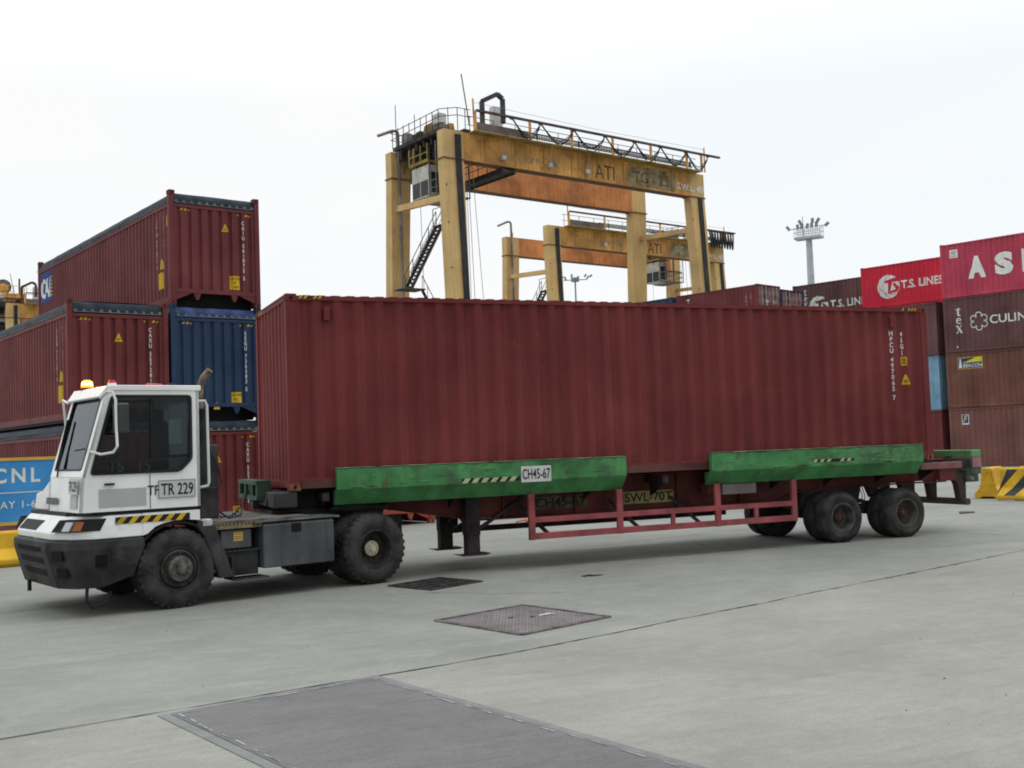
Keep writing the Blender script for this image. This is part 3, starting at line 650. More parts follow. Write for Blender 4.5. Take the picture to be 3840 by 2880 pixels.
d1, KD = rcont('bright scarlet container with globe emblem and white company name', scl, (43.41, 37.45, 12.09), H=2.591)
globe(d1, KD, 1.78, 1.22, .72); rside(d1, KD, 'lettering', fit(textmesh('T.S. LINES', .50, .035), 2.62, .50), wht2, 2.60, 1.0)
d2, KD = rcont('maroon container with upright serif letters and white globe emblem, left of the scarlet one', brn2, (42.2, 42.6, 11.70), H=2.591)
globe(d2, KD, 1.85, 1.02, .70); rside(d2, KD, 'lettering', fit(textmesh('T.S. LINES', .50, .025), 2.75, .50), wht2, 2.70, .84); serif(d2, KD, .75, .98, .42)
TC = Vector((35.87, 37.73, 0)); 
d3, KD = container('stacked_container', 'dull red container showing its faded doors, top of a far stack', rB, L=L20, H=2.591, loc=tuple((TC + UB * CW) + Vector((0, 0, 11.0 - 2.591))), rz=ARB, doors=True, group='container stacks at the right', mcast=rB)
rside(d3, KD, 'lettering', textmesh('TO', .30, .03, stack=.42), wht2, .9, 1.95); rside(d3, KD, 'container_number', textmesh('TRLU 761', .10, .01, stack=.13), wht, 5.2, 1.95); rside(d3, KD, 'size_code', textmesh('22G1', .10, .01, stack=.13), wht, 5.55, 2.0); rside(d3, KD, 'yellow_tag', rectmesh(5.47, .9, 5.65, 1.15), yel, 0, 0)
decal('door_print', textmesh('22G1', .13, .01), wht, d3, (-.035, .95, 1.5), (0, -1, 0), (0, 0, 1)); decal('door_logo', polymesh([[(0, .0), (.06, 0), (.06, .28), (0, .28)], [(-.18, .18), (.24, .18), (.03, .36)]]), wht, d3, (-.035, 1.55, 1.35), (0, -1, 0), (0, 0, 1))
p_ = TC + VB * (L20 + .4)
d4, _k = container('stacked_container', 'dark blue container at the far left end of the distant stacks', navy, L=12.19, H=2.591, loc=tuple((p_ + UB * CW) + Vector((0, 0, 10.98 - 2.591))), rz=ARB, group='container stacks at the right')
p_ = TC + UB * (CW * 2 + .10)
d5, _k = container('stacked_container', 'navy container in the narrow gap beside the faded doors', navy, L=L20, H=2.591, loc=tuple(p_ + Vector((0, 0, 10.85 - 2.591))), rz=ARB, doors=True, group='container stacks at the right')
# lower tiers that carry the far boxes
for t_, what in ((d1, 'scarlet container'), (d2, 'maroon globe container'), (d3, 'container with faded doors'), (d4, 'far dark blue container'), (d5, 'navy container in the gap')):
    z0 = t_.location.z; n = round(z0 / 2.591)
    for k in range(n):
        c_ = copytree(t_, None, ('lettering', 'globe_logo', 'serif_letters', 'container_number', 'size_code', 'yellow_tag', 'door_print', 'door_logo'))
        c_.location.z = z0 * k / n; c_.scale.z = z0 / n / 2.591; c_['label'] = 'plain container lower in the same stack, carrying the ' + what

# ------------------------------------------------------------------ gantry cranes
ylw = mat('crane_yellow', (.68, .35, .09), .6, var=.26, scale=.35, streak=.85, rust=.7, rustcol=(.26, .11, .04), dirt=.22, dirtcol=(.12, .09, .06))
ylo = mat('crane_leg_yellow', (.62, .425, .18), .6, var=.12, scale=.3, streak=.4, rust=.2, rustcol=(.25, .13, .06))
orr = mat('crane_rust_orange', (.60, .235, .075), .65, var=.28, scale=.3, streak=.8, rust=.4, rustcol=(.17, .07, .05))
stl = mat('crane_dark_steel', (.045, .038, .036), .7, var=.3, scale=1.5); gry = mat('crane_grey_steel', (.20, .20, .21), .6, var=.2)
cabw = mat('cab_dirty_white', (.50, .49, .45), .6, var=.12, rust=.2, dirt=.3); dgl = mat('dark_glass', (.02, .025, .03), .15, var=.1)
cabl = mat('cable_rubber', (.02, .022, .026), .55, var=.2)
SP = 24.9; H0 = 22.76; WB = 7.28
def crane(label, loc, trolley, mname, cab_v, detail=True, grp='yellow rubber tyred gantry cranes'):
    t = thing('gantry_crane', label, 'crane', loc, YAW, grp)
    # legs: splayed, tapering box columns down to the sill beams
    for x0, x1, xi0, xi1 in ((0, 1.62, 0, 1.15), (SP - 1.62, SP, SP - 1.15, SP)):
        for y0, y1, dy in ((0, .75, -.9), (WB - .75, WB, .9)):
            top = H0 if y0 < 1 else H0 - .02
            mb = MB(); zb = 1.6
            mb.loft([[(xi0, y0 + dy - .15, zb), (xi1, y0 + dy - .15, zb), (xi1, y1 + dy + .15, zb), (xi0, y1 + dy + .15, zb)],
                     [(x0, y0, H0 - 1.9), (x1, y0, H0 - 1.9), (x1, y1, H0 - 1.9), (x0, y1, H0 - 1.9)], [(x0, y0, top), (x1, y0, top), (x1, y1, top), (x0, y1, top)]])
            leg = mb.build('leg', ylo, t, bevel=.03)
            mb = MB()
            for z, g_ in ((H0 - 1.95, .05),):
                mb.box((x0 - .06, y0 - .06, z), (x1 + .06, y1 + .06, z + .09))
            for z in (19.0, 16.5, 13.5):
                f = (H0 - 1.9 - z) / (H0 - 1.9 - 1.6); yy = y0 + dy * f - (.15 * f if y0 < 1 else -.0)
                if y0 < 1: mb.box((x0 - .02, yy - .10, z), (x0 + .10, yy - .02, z + .06)); mb.box((x1 - .5, yy - .09, z), (x1 - .38, yy - .01, z + .06))
            mb.build('flange', mat('flange_rust', (.16, .085, .05), .8), leg)
            if y0 < 1:   # black cable run down the outer face
                mb = MB(); cx0 = x0 + (.95 if x0 < 1 else .85)
                for dx in (0, .09, .18, .27, .36):
                    if x0 < 1: mb.bar((cx0 + dx, y0 - .06, H0 - .25), (cx0 + dx, y0 - .06, H0 - 1.95), .085, .07)
                    mb.bar((cx0 + dx, y0 - .06, H0 - 1.95), (cx0 + dx - .1, y0 + dy - .24, 1.7), .085, .07)
                mb.build('cable_run', cabl, leg)
    # sill beams and rubber-tyred bogies
    for x in (.55, SP - .55):
        mb = MB(); mb.box((x - .45, -1.2, 1.2), (x + .45, WB + 1.2, 1.75)); mb.build('sill_beam', ylo, t, bevel=.03)
        for y in (-.8, WB + .8):
            w = MB(); w.lathe([(.3, -.25), (.7, -.25), (.8, -.15), (.8, .15), (.7, .25), (.3, .25), (.3, -.25)], (0, 0, 0), 20); me_ = w.mesh(); me_.transform(Matrix.Rotation(R(90), 4, 'Z')); me_.transform(Matrix.Translation((x, y, .8))); link('wheel', me_, tyrem, t)
            MB().box((x - .35, y - .3, .8), (x - .27, y + .3, 1.3)).build('wheel_fork', ylo, t)
    # main girders
    g1 = MB().box((1.62, 0.04, H0 - 1.88), (SP - 1.62, .70, H0 - .01)).build('girder', ylw, t)
    g2 = MB().box((1.62, WB - .70, H0 - 1.88), (SP - 1.62, WB - .04, H0 - .03)).build('girder', orr, t)
    mb = MB()
    for y in (-.01, WB - .72): 
        mb.box((1.5, y, H0 - 1.93), (SP - 1.5, y + .74, H0 - 1.885))
    mb.build('lower_flange', mat('flange_rust', (.16, .085, .05), .8), t)
    mb = MB()
    for i in range(8): x = 3.4 + i * 2.55; mb.box((x, .025, H0 - 1.8), (x + .03, .045, H0 - .1))
    mb.build('stiffener', mat('rust_line', (.20, .09, .04), .8), g1)
    mb = MB()   # walkway brackets / edge on the outer side
    mb.box((2.1, -.72, H0 - .02), (SP - .9, .06, H0 + .05)); mb.build('walkway', mat('walkway_edge', (.36, .27, .09), .7, var=.2, rust=.5), t)
    mb = MB(); mb.box((2.2, -.60, H0 + .05), (6.7, -.52, H0 + .62)); mb.build('cable_trough', mat('trough', (.13, .11, .10), .7, var=.25, rust=.5), t)
    # diagonal tie beams between leg pairs
    mb = MB(); mb.bar((.5, .1, 18.35), (.5, WB, 18.75), .32, .42); mb.build('tie_beam', ylo, t); mb = MB(); mb.bar((SP - .6, .1, 18.45), (SP - .6, WB, 18.75), .30, .36); mb.build('tie_beam', ylo, t)
    # festoon track on posts, with looping cables
    mb = MB(); fz = H0 + 1.35
    for x in (2.2, 6.85, 10.65, 14.6, 18.5, 22.4, 24.06): MB().box((x - .07, -.66, H0), (x + .07, -.52, fz)).build('festoon_post', ylw, t)
    mb = MB(); mb.box((2.3, -.68, fz - .02), (SP + 1.3, -.50, fz + .12)); mb.build('festoon_track', mat('track_rust', (.085, .06, .055), .7, var=.3), t)
    mb = MB()
    hang = [5.2, 7.7, 10.75, 13.75, 16.7, 19.4, 22.2, 24.7] if trolley < 8 else [21.9 + .42 * i for i in range(10)]
    for a, b in zip(hang, hang[1:]):
        for d in range(3):
            sag = (1.05 if trolley < 8 else 1.5) + .13 * d + random.uniform(-.05, .05); y = -.78 + .04 * d
            mb.tube([(a + (b - a) * k / 10 + (.06 * d if k not in (0, 10) else 0), y, fz - .05 - sag * (1 - abs(2 * k / 10 - 1) ** 1.7)) for k in range(11)], .036 if trolley < 8 else .075, 5)
    mb.build('festoon_cable', cabl, t)
    mb = MB()
    for a in hang: mb.box((a - .12, -.80, fz - .14), (a + .12, -.62, fz - .02))
    mb.build('cable_trolley', stl, t)
    # inner hand rail and mesh tray along the girder
    mb = MB()
    for z in (H0 + .75, H0 + 1.35): mb.tube([(2.4, .6, z), (SP - .2, .6, z)], .03, 5)
    for i in range(12): x = 2.6 + i * 1.95; mb.tube([(x, .6, H0), (x, .6, H0 + 1.35)], .03, 5)
    mb.build('hand_rail', gry, t)
    mb = MB()
    for i in range(110): x = 6.8 + i * .155; mb.box((x, .22, H0 + .52), (x + .06, .28, H0 + .86))
    mb.box((6.8, .2, H0 + .49), (SP - 1, .3, H0 + .53)); mb.box((6.8, .2, H0 + .84), (SP - 1, .3, H0 + .89)); mb.build('cable_chain', stl, t)
    # thin masts, bracket lamps
    MB().tube([(2.1, -.6, H0), (2.05, -.6, H0 + 2.15)], .06, 6).build('wire_post', ylw, t); MB().tube([(24.4, -.6, H0), (24.4, -.6, H0 + 1.95)], .06, 6).build('wire_post', ylw, t)
    MB().tube([(2.1, -.6, H0 + 1.9), (13, -.6, H0 + 1.72), (24.4, -.6, H0 + 1.8)], .012, 4).build('stay_wire', gry, t)
    for x in (8.9, 4.8, 12.4) if detail else (7.2, 11.8):
        mb = MB(); mb.tube([(x, -.5, H0), (x, -.12, H0 - 1.25)], .02, 5); mb.box((x - .16, -.28, H0 - 1.5), (x + .16, -.05, H0 - 1.2)); mb.build('flood_lamp', mat('lamp_grey', (.45, .46, .48), .5), t)
    # writing on the outer girder
    W_ = lambda nm, me, m, x, z, off=.012: decal(nm, me, m, t, (x, .04, z), (1, 0, 0), (0, 0, 1), off=off)
    lett = mat('faded_black_paint', (.10, .065, .035), .8, var=.45, scale=5, rust=.6, rustcol=(.30, .16, .05))
    W_('lettering', fit(textmesh('ATI', 1.0, .004), 1.95, 1.05), lett, 13.3, H0 - 1.65)
    W_('paint_patch', polymesh([[(16.55, H0 - 1.75), (21.6, H0 - 1.75), (21.6, H0 - .35), (19.4, H0 - .2), (16.55, H0 - .42)]]), mat('faded_bluegrey_paint', (.30, .24, .13), .7, var=.35, scale=1.3, streak=.5, rust=.7, rustcol=(.40, .20, .07)), 0, 0, .008)
    W_('lettering', textmesh(mname, .85, .0), lett if detail else mat('faded_white_paint', (.42, .40, .33), .7, var=.3, scale=4), 17.2, H0 - 1.45, .016)
    W_('load_text_panel', rectmesh(0, 0, .75, 1.0), mat('panel_blue', (.05, .09, .13), .6, var=.3), 24.05, H0 - 1.78, -.02)
    W_('load_text', fit(textmesh('S.W.L. 40', .52, .03), 2.95, .52), wht2, 21.8, H0 - 1.50, .052)
    for i, ch in enumerate('ELECTRICM'): W_('faded_letter', textmesh(ch, .45, .01), mat('faded_blue_letter', (.30, .29, .26), .7, var=.25, scale=6, rust=.9, rustcol=(.42, .24, .08)), 5.2 + i * .52, H0 - 1.35, .014)
    # corner pipe and cap on the far-left leg
    mb = MB(); z = H0 + 1.45; mb.tube([(.55, WB - 1.0, 10), (.55, WB - .9, z - .35), (.53, WB - .9, z - .12), (.38, WB - .9, z), (.1, WB - .9, z - .02), (-1.1, WB - .9, z - .55)], .11, 8); mb.build('vent_pipe', mat('pipe_grey', (.22, .18, .17), .5, var=.2), t)
    MB().prism([(0.9, H0 - .05), (1.25, H0 - .05), (1.25, H0 + .55), (1.0, H0 + .55)], 1, WB - .3, WB - .2).build('leg_lug', orr, t)
    # stair on the inner side of the near-left leg
    mb = MB(); st = Vector((.35, .9, 16.6)); en = Vector((-1.9, 1.4, 12.3)); 
    for d in (0, .75):
        o_ = Vector((0, d, 0)); mb.bar(st + o_, en + o_, .06, .22)
    for i in range(17):
        p = st.lerp(en, (i + .5) / 17); mb.box((p.x - .13, p.y, p.z - .02), (p.x + .13, p.y + .75, p.z + .02))
    for d in (0, .75):
        o_ = Vector((0, d, 0)); hr = Vector((0, 0, 1.0)); mb.tube([st + o_ + hr, en + o_ + hr], .03, 5); mb.tube([st + o_ + hr * .5, en + o_ + hr * .5], .02, 5)
        for i in range(5): p = st.lerp(en, i / 4) + o_; mb.tube([p, p + hr], .03, 5)
    mb.box((.2, .7, 16.55), (1.1, 1.8, 16.62)); 
    for p in ((.2, .7), (.2, 1.8), (1.1, .7)): mb.tube([(*p, 16.6), (*p, 17.75)], .03, 5)
    mb.tube([(1.1, .7, 17.75), (.2, .7, 17.75), (.2, 1.8, 17.75)], .03, 5)
    mb.box((-2.6, 1.1, 12.2), (-1.0, 2.4, 12.28)); mb.bar((-1.0, 1.5, 12.2), (.6, 1.5, 9.5), .06, .2); mb.tube([(-1.0, 1.5, 13.2), (.6, 1.5, 10.5)], .03, 5)
    for i in range(5): mb.tube([(-1.0 + .4 * i, 1.5, 12.2 - .675 * i), (-1.0 + .4 * i, 1.5, 13.2 - .675 * i)], .02, 5)
    mb.build('stair', stl, t)
    if detail:   # maintenance gangway slung under the girders
        mb = MB(); mb.box((5.0, .1, H0 - 2.2), (5.9, WB - .3, H0 - 2.02)); mb.box((4.9, .1, H0 - 2.3), (5.0, WB - .3, H0 - 1.95)); mb.box((5.9, .1, H0 - 2.3), (6.0, WB - .3, H0 - 1.95))
        for i in range(6): y = .9 + i * 1.05; mb.tube([(4.95, y, H0 - 2.0), (4.95, y, H0 - 1.0)], .03, 5)
        mb.tube([(4.95, .9, H0 - 1.0), (4.95, WB - 1.1, H0 - 1.0)], .03, 5); mb.tube([(4.95, .9, H0 - 1.45), (4.95, WB - 1.1, H0 - 1.45)], .025, 5)
        mb.build('gangway', stl, t)
    # ---- trolley with machinery deck, hanging cab and ropes
    T = trolley
    mb = MB(); mb.box((T, .75, H0 + .05), (T + 4.2, WB - .55, H0 + .30)); mb.box((T + .1, .5, H0 - .35), (T + 3.9, .9, H0 + .05)); mb.box((T + .1, WB - 1.5, H0 - .7), (T + 3.6, WB - 1.2, H0 + .05))
    for i in range(6): y = 1.2 + i * .9; mb.box((T + .2, y, H0 - .45), (T + 3.8, y + .18, H0 + .05))
    mb.build('trolley_deck', stl, t)
    mb = MB(); mb.prism([(1.9, H0 + .3), (1.9, H0 + .95), (2.5, H0 + 1.25), (3.6, H0 + 1.2), (3.9, H0 + .3)], 0, T + .6, T + 2.0); mb.build('hoist_motor', mat('motor_rust', (.20, .13, .05), .7, var=.3, rust=.5), t, bevel=.05)
    rn = random.Random(3)
    for k in range(16):
        x = T + rn.uniform(.1, 3.4); y = rn.uniform(1., WB - 1.4); w_ = rn.uniform(.2, .7); MB().box((x, y, H0 + .3), (x + w_, y + rn.uniform(.2, .8), H0 + rn.uniform(.5, 1.15))).build('machinery_box', (stl, gry, ylw, stl)[k % 4], t)
    mb = MB()
    for k in range(14): y = 1.0 + k * .4; mb.tube([(T + .1 + .1 * (k % 3), y, H0 - .4), (T + .2, y + .2, H0 - .9 - .3 * (k % 4)), (T + .4, y + .5, H0 - .5)], .03, 5)
    mb.build('cable_loom', cabl, t)
    mb = MB(); me_ = mb.lathe([(0, -.6), (.75, -.6), (.75, .6), (0, .6)], (0, 0, 0), 24).mesh(smooth=True); me_.transform(Matrix.Rotation(R(90), 4, 'Z')); me_.transform(Matrix.Translation((T + 2.4, 4.6, H0 + .8))); link('hoist_drum', me_, mat('drum_brown', (.10, .08, .06), .7, var=.3), t)
    MB().box((T + .1, 1.0, H0 + .75), (T + .7, 1.9, H0 + 1.4)).build('control_box', mat('box_white', (.62, .64, .62), .5), t, bevel=.03)
    MB().box((T + 4.3, .55, H0 + .7), (T + 5.1, 1.05, H0 + 2.4)).build('control_cabinet', mat('box_white', (.62, .64, .62), .5), t, bevel=.03)
    mb = MB()
    for z in (H0 + .85, H0 + 1.35):
        mb.tube([(T + 4.2, WB - .5, z), (T - .1, WB - .5, z), (T - .1, .7, z + .15), (T + .9, .1, z + .25), (T + 1.9, -.05, z + .2)], .028, 5)
    for i in range(9): y = .8 + i * .72; mb.tube([(T - .1, y, H0 + .2), (T - .1, y, H0 + 1.5)], .03, 5)
    for x_, y_ in ((T + .4, .4), (T + .95, .1), (T + 1.5, .0)): mb.tube([(x_, y_, H0), (x_, y_, H0 + 1.6)], .03, 5)
    for y, h_ in ((WB - 1.2, 3.2), (WB - 3.6, 1.9)): mb.tube([(T - .1, y, H0 - .6), (T - .1, y, H0 + h_)], .028, 5)
    mb.tube([(T + 1.9, .1, H0 + .6), (T + 1.3, .0, H0 + 3.9)], .04, 5); mb.build('trolley_railing', stl, t)
    if T < 8:   # square cable-reel arch
        mb = MB(); a = [(T + 2.6, -.45, H0 + .5), (T + 2.6, -.45, H0 + 2.15), (T + 3.9, -.45, H0 + 2.85), (T + 4.35, -.45, H0 + 2.6), (T + 4.35, -.45, H0 + .9)]
        for p, q in zip(a, a[1:]): mb.bar(p, q, .30, .26, (0, 1, 0))
        mb.build('cable_arch', mat('arch_dark', (.055, .045, .055), .6, var=.3), t, bevel=.03)
    if T < 0:
        MB().box((T - 1.2, 1.2, H0 + .9), (T + 3.6, 5.2, H0 + 1.5)).build('machinery_deck', ylw, t); MB().box((T - .8, 1.4, H0 + .3), (T + 3.4, 1.7, H0 + .9)).build('machinery_beam', orr, t)
        me_ = MB().lathe([(0, -.7), (1.0, -.7), (1.0, .7), (0, .7)], (0, 0, 0), 24).mesh(smooth=True); me_.transform(Matrix.Translation((T + .9, 2.6, H0 + 2.4))); link('hoist_drum', me_, mat('drum_grey', (.12, .11, .13), .6, var=.3), t)
        me_ = MB().lathe([(0, -.9), (.7, -.9), (.7, .9), (0, .9)], (0, 0, 0), 20).mesh(smooth=True); me_.transform(Matrix.Translation((T + .8, 2.5, H0 + 2.1))); link('hoist_motor', me_, ylw, t)
        MB().tube([(T + 2.9, 2, H0 + 1.5), (T + 2.9, 2, H0 + 3.6)], .12, 6).build('mast_post', stl, t); MB().box((T - 1.1, 1.3, H0 + 1.5), (T - .2, 3.2, H0 + 2.6)).build('control_house', ylw, t)
        mb = MB()
        for i in range(7): mb.tube([(T - 1.2 + .8 * i, 1.2, H0 + 1.5), (T - 1.2 + .8 * i, 1.2, H0 + 2.5)], .04, 4)
        mb.tube([(T - 1.2, 1.2, H0 + 2.5), (T + 3.6, 1.2, H0 + 2.5)], .04, 4); mb.build('deck_railing', ylw, t)
    # cab, hung below the deck
    cv_ = cab_v; cz = H0 - 3.9
    cb = MB().box((T + .2, cv_, cz), (T + 1.5, cv_ + 2.1, cz + 2.2)).build('operator_cab', cabw, t, bevel=.04)
    mb = MB()
    mb.box((T + .185, cv_ + .10, cz + .12), (T + .198, cv_ + .98, cz + 1.15)); mb.box((T + .185, cv_ + 1.10, cz + .12), (T + .198, cv_ + 2.0, cz + 1.15)); mb.box((T + .4, cv_ - .015, cz + .3), (T + 1.3, cv_ - .002, cz + 1.7))
    mb.build('cab_window', dgl, cb)
    mb = MB(); mb.box((T + 1.5, cv_ - .1, cz - .06), (T + 3.0, cv_ + 2.2, cz)); mb.box((T + .2, cv_ - .9, cz - .06), (T + 3.0, cv_ - .1, cz))
    for x, y in ((T + .25, cv_ - .85), (T + 1.5, cv_ - .85), (T + 2.95, cv_ - .85), (T + 2.95, cv_ + .6), (T + 2.95, cv_ + 2.1), (T + 1.6, cv_ + 2.1), (T + .25, cv_ + .0), (T + .25, cv_ + 2.0)): mb.tube([(x, y, cz), (x, y, cz + 3.6)], .05, 5)
    for z in (.5, 1.0): mb.tube([(T + .25, cv_ - .1, cz + z), (T + .25, cv_ - .85, cz + z), (T + 2.95, cv_ - .85, cz + z), (T + 2.95, cv_ + 2.1, cz + z)], .03, 5)
    for i in range(7): x = T + .3 + .4 * i; mb.tube([(x, cv_ - .86, cz), (x, cv_ - .86, cz + 1.0)], .018, 4)
    mb.build('cab_platform', mat('cage_grey', (.16, .155, .15), .6, var=.3), t)
    mb = MB(); mb.box((T + .1, cv_ - .1, cz + 2.35), (T + 1.7, cv_ + 2.2, cz + 2.47))
    for z in (2.5, 3.0):
        mb.bar((T + .12, cv_ - .1, cz + z), (T + .12, cv_ + 2.25, cz + z), .07)
    for y in (cv_ - .05, cv_ + .8, cv_ + 1.6, cv_ + 2.2): mb.bar((T + .12, y, cz + 2.4), (T + .12, y, cz + 3.6), .09)
    mb.build('cab_hanger', mat('hanger_yellow', (.35, .25, .06), .6, var=.2, rust=.5), t)
    mb = MB()
    for x, y, dx in ((T + 1.2, 2.0, .3), (T + 3.0, 2.0, .4), (T + 1.2, 5.3, .2), (T + 3.2, 5.3, .5), (T + 4.2, 3.8, .1), (T + 3.0, 1.6, 1.0)): mb.tube([(x, y, H0 + .1), (x + dx, y, 7.5)], .024, 4)
    mb.build('hoist_rope', gry, t)
    mb = MB(); mb.box((T + .2, 1.3, 7.1), (T + 4.0, 6.2, 7.5)); mb.build('spreader', ylo, t)
    return t
crane('large yellow gantry crane nearest the camera, trolley at its left end', (21.0612, 50.569, 0), .3, 'TG - 25', 2.6)
crane('more distant rusty gantry crane framed under the nearest one, trolley at its right', (41.2623, 77.6641, 0), 17.9, 'TG - 26', 3.2, detail=False)
crane('yellow gantry crane far away at the left edge behind the stacked containers', (-7.26, 141.24, 0), -.8, 'TG - 21', 2.6, detail=False)

# ------------------------------------------------------------------ lighting masts
mst = mat('mast_galvanised', (.46, .52, .58), .6, var=.08); lmp = mat('lamp_housing', (.24, .27, .33), .5)
def mast(label, loc, top, rz, w, mid=None, slim=False):
    t = thing('light_mast', label, 'light mast', loc, rz, 'high mast floodlights')
    if slim:
        MB().cyl((0, 0, 0), (0, 0, 1), .22, top, 10, .13).build('pole', lmp, t, smooth=True); MB().box((-1.9, -.1, top), (1.9, .1, top + .12)).build('cross_arm', lmp, t); MB().cyl((0, 0, top - .2), (0, 0, 1), .7, .6, 10).build('lamp_ring', lmp, t)
        for i, (x, tilt) in enumerate(((-2.3, -.6), (-1.9, -.9), (-1.5, -.4), (-.6, .2), (.5, .0), (1.5, .6), (1.9, .5), (2.3, 1.0))):
            c = Vector((x, -.2, top + .1 + (.35 if i % 2 else 0))); MB().bar(c, c + Vector((math.sin(tilt), 0, math.cos(tilt))) * .55, .3, .15, (0, 1, 0)).build('floodlight', lmp, t)
        return t
    MB().cyl((0, 0, 0), (0, 0, 1), .62, top, 14, .33).build('pole', mst, t, smooth=True)
    mb = MB(); mb.box((-w, -.7, top), (w, .7, top + .25)); mb.build('platform', mst, t)
    mb = MB()
    for z in (.75, 1.25): mb.tube([(-w, -.7, top + z), (w, -.7, top + z), (w, .7, top + z), (-w, .7, top + z), (-w, -.7, top + z)], .035, 5)
    for i in range(13):
        x = -w + 2 * w * i / 12
        for y in (-.7, .7): mb.tube([(x, y, top), (x, y, top + 1.25)], .03, 5)
    mb.tube([(-.6, 0, top), (-.6, 0, top + 2.6)], .05, 5); mb.build('railing', mst, t)
    for i, (x, tilt) in enumerate(((-w - .45, -.6), (-w + .5, -.1), (-w + .9, -.5), (-.6, .3), (.0, .35), (.7, 0), (1.1, .05), (w - .9, .1), (w - .3, .6), (w + .6, .9))):
        mb = MB(); c = Vector((x, -.75, top + 1.1 + (.5 if i % 3 == 2 else 0))); d = Vector((math.sin(tilt), 0, math.cos(tilt)))
        mb.bar(c, c + d * .55, .30, .16, (0, 1, 0)); mb.tube([(min(max(x, -w), w), -.7, top + 1.2), c + d * .1], .05, 5); mb.build('floodlight', lmp, t)
    if mid:
        mb = MB(); mb.box((-1.1, -.9, mid), (.9, .9, mid + .2)); mb.box((-.6, -1.0, mid + .2), (-.1, -.85, mid + 1.3))
        for z in (.6, 1.15): mb.tube([(-1.1, -.9, mid + z), (.9, -.9, mid + z), (.9, .9, mid + z), (-1.1, .9, mid + z), (-1.1, -.9, mid + z)], .035, 5)
        for x in (-1.1, -.4, .3, .9): mb.tube([(x, -.9, mid), (x, -.9, mid + 1.15)], .03, 5)
        for x in (-1.1, 1.05): mb.bar((x, -.8, mid + 1.2), (x + .1 * (1 if x > 0 else -2), -.8, mid + 2.0), .14)
        mb.build('service_platform', mst, t)
    return t
mast('tall pale floodlight mast rising behind the containers at the right', (75.4, 82.0, 0), 23.6, R(-55), 1.45, 13.4)
mast('thin distant floodlight mast seen beneath the crane girders', (76.7, 142.5, 0), 28.2, R(-25), 1.0, slim=True)

# ------------------------------------------------------------------ barriers and the blue sign
bye = mat('barrier_yellow', (.60, .36, .02), .75, var=.15, scale=2, rust=.25, rustcol=(.30, .20, .07), dirt=.25, dirtcol=(.22, .16, .06))
bst = mat('barrier_black', (.03, .033, .033), .75, var=.2, scale=3, dirt=.2, dirtcol=(.10, .10, .09))
def barrier(label, loc, rz, L, h=.85, stripe=False, holes=False):
    t = thing('concrete_barrier', label, 'barrier', loc, rz, 'yellow concrete barriers'); w = .36
    prof = [(-w, .06), (-w, .14), (-.19, .34), (-.13, h - .04), (-.10, h), (.10, h), (.13, h - .04), (.19, .34), (w, .14), (w, .06), (w - .04, 0), (.2, 0), (.16, .05), (-.16, .05), (-.2, 0), (-w + .04, 0)]
    MB().prism(prof, 0, 0, L).build('block', bye, t, bevel=.012)
    if holes:
        mb = MB()
        for y, z in ((-.13, .68), (.12, .68), (-.16, .52), (.14, .52), (-.2, .36), (.2, .36), (-.2, .2), (.22, .2), (0, .72)): mb.cyl((-.006, y, z), (1, 0, 0), .013, .02, 8)
        mb.build('bolt_hole', void, t)
    if stripe:
        P_ = []
        for k in range(8):
            a = k * .62 - .55
            for (z0, z1, y0, y1) in ((.14, .34, -w, -.19), (.34, h - .04, -.19, -.13)):
                q = [(a + z0 * .9, z0, y0), (a + .30 + z0 * .9, z0, y0), (a + .30 + z1 * .9, z1, y1), (a + z1 * .9, z1, y1)]
                q = [(min(max(x, 0), L), z, y) for x, z, y in q]
                if q[1][0] - q[0][0] > .01 or q[2][0] - q[3][0] > .01: P_.append(q)
        mb = MB()
        for q in P_: mb.add([(x, y - .004, z) for x, z, y in q], [(0, 1, 2, 3)])
        mb.build('black_stripe', bst, t)
    return t
barrier('yellow concrete barrier seen end on, left of the striped one', (20.97, 7.12, 0), R(32), 1.5, holes=True)
barrier('yellow concrete barrier with broad black diagonal stripes', (20.85, 6.45, 0), R(-76), 3., .87, stripe=True)
barrier('plain yellow barrier standing behind the striped one', (21.9, 6.75, 0), R(-76), 3., .87)
p_ = O2 - V * 4.1 - U * 6.5
barrier('low yellow barrier at the left edge in front of the blue sign', tuple(p_), YAW, 4.2, .66)
sg = thing('blue_sign', 'blue sign board with yellow border and white letters, behind the cab', 'sign', tuple(O2 - V * .3 - U * 6.2), YAW)
MB().box((0, -.02, .60), (3.6, .02, 2.05)).build('board', mat('sign_blue', (.055, .29, .66), .5, var=.08), sg)
mb = MB(); mb.box((-.03, -.04, 2.0), (3.63, .03, 2.07)); mb.box((-.03, -.04, .56), (3.63, .03, .63)); mb.box((-.03, -.04, .56), (.03, .03, 2.07)); mb.box((3.57, -.04, .56), (3.63, .03, 2.07)); mb.build('border', mat('sign_border', (.62, .38, .06), .5, var=.1), sg)
for x in (.5, 3.0): MB().box((x, -.01, 0), (x + .08, .06, .58)).build('sign_post', stl, sg)
decal('lettering', fit(textmesh('CNL', .335, .035, spacing=1.35), 1.0, .335), wht2, sg, (1.98, -.02, 1.50), (1, 0, 0), (0, 0, 1), off=.005)
MB().box((.1, -.026, 1.275), (3.5, -.021, 1.295)).build('rule_line', wht2, sg)
decal('lettering', fit(textmesh('BAY 1-6', .165, .018, spacing=1.2), .88, .165), wht2, sg, (2.0, -.02, .935), (1, 0, 0), (0, 0, 1), off=.005)

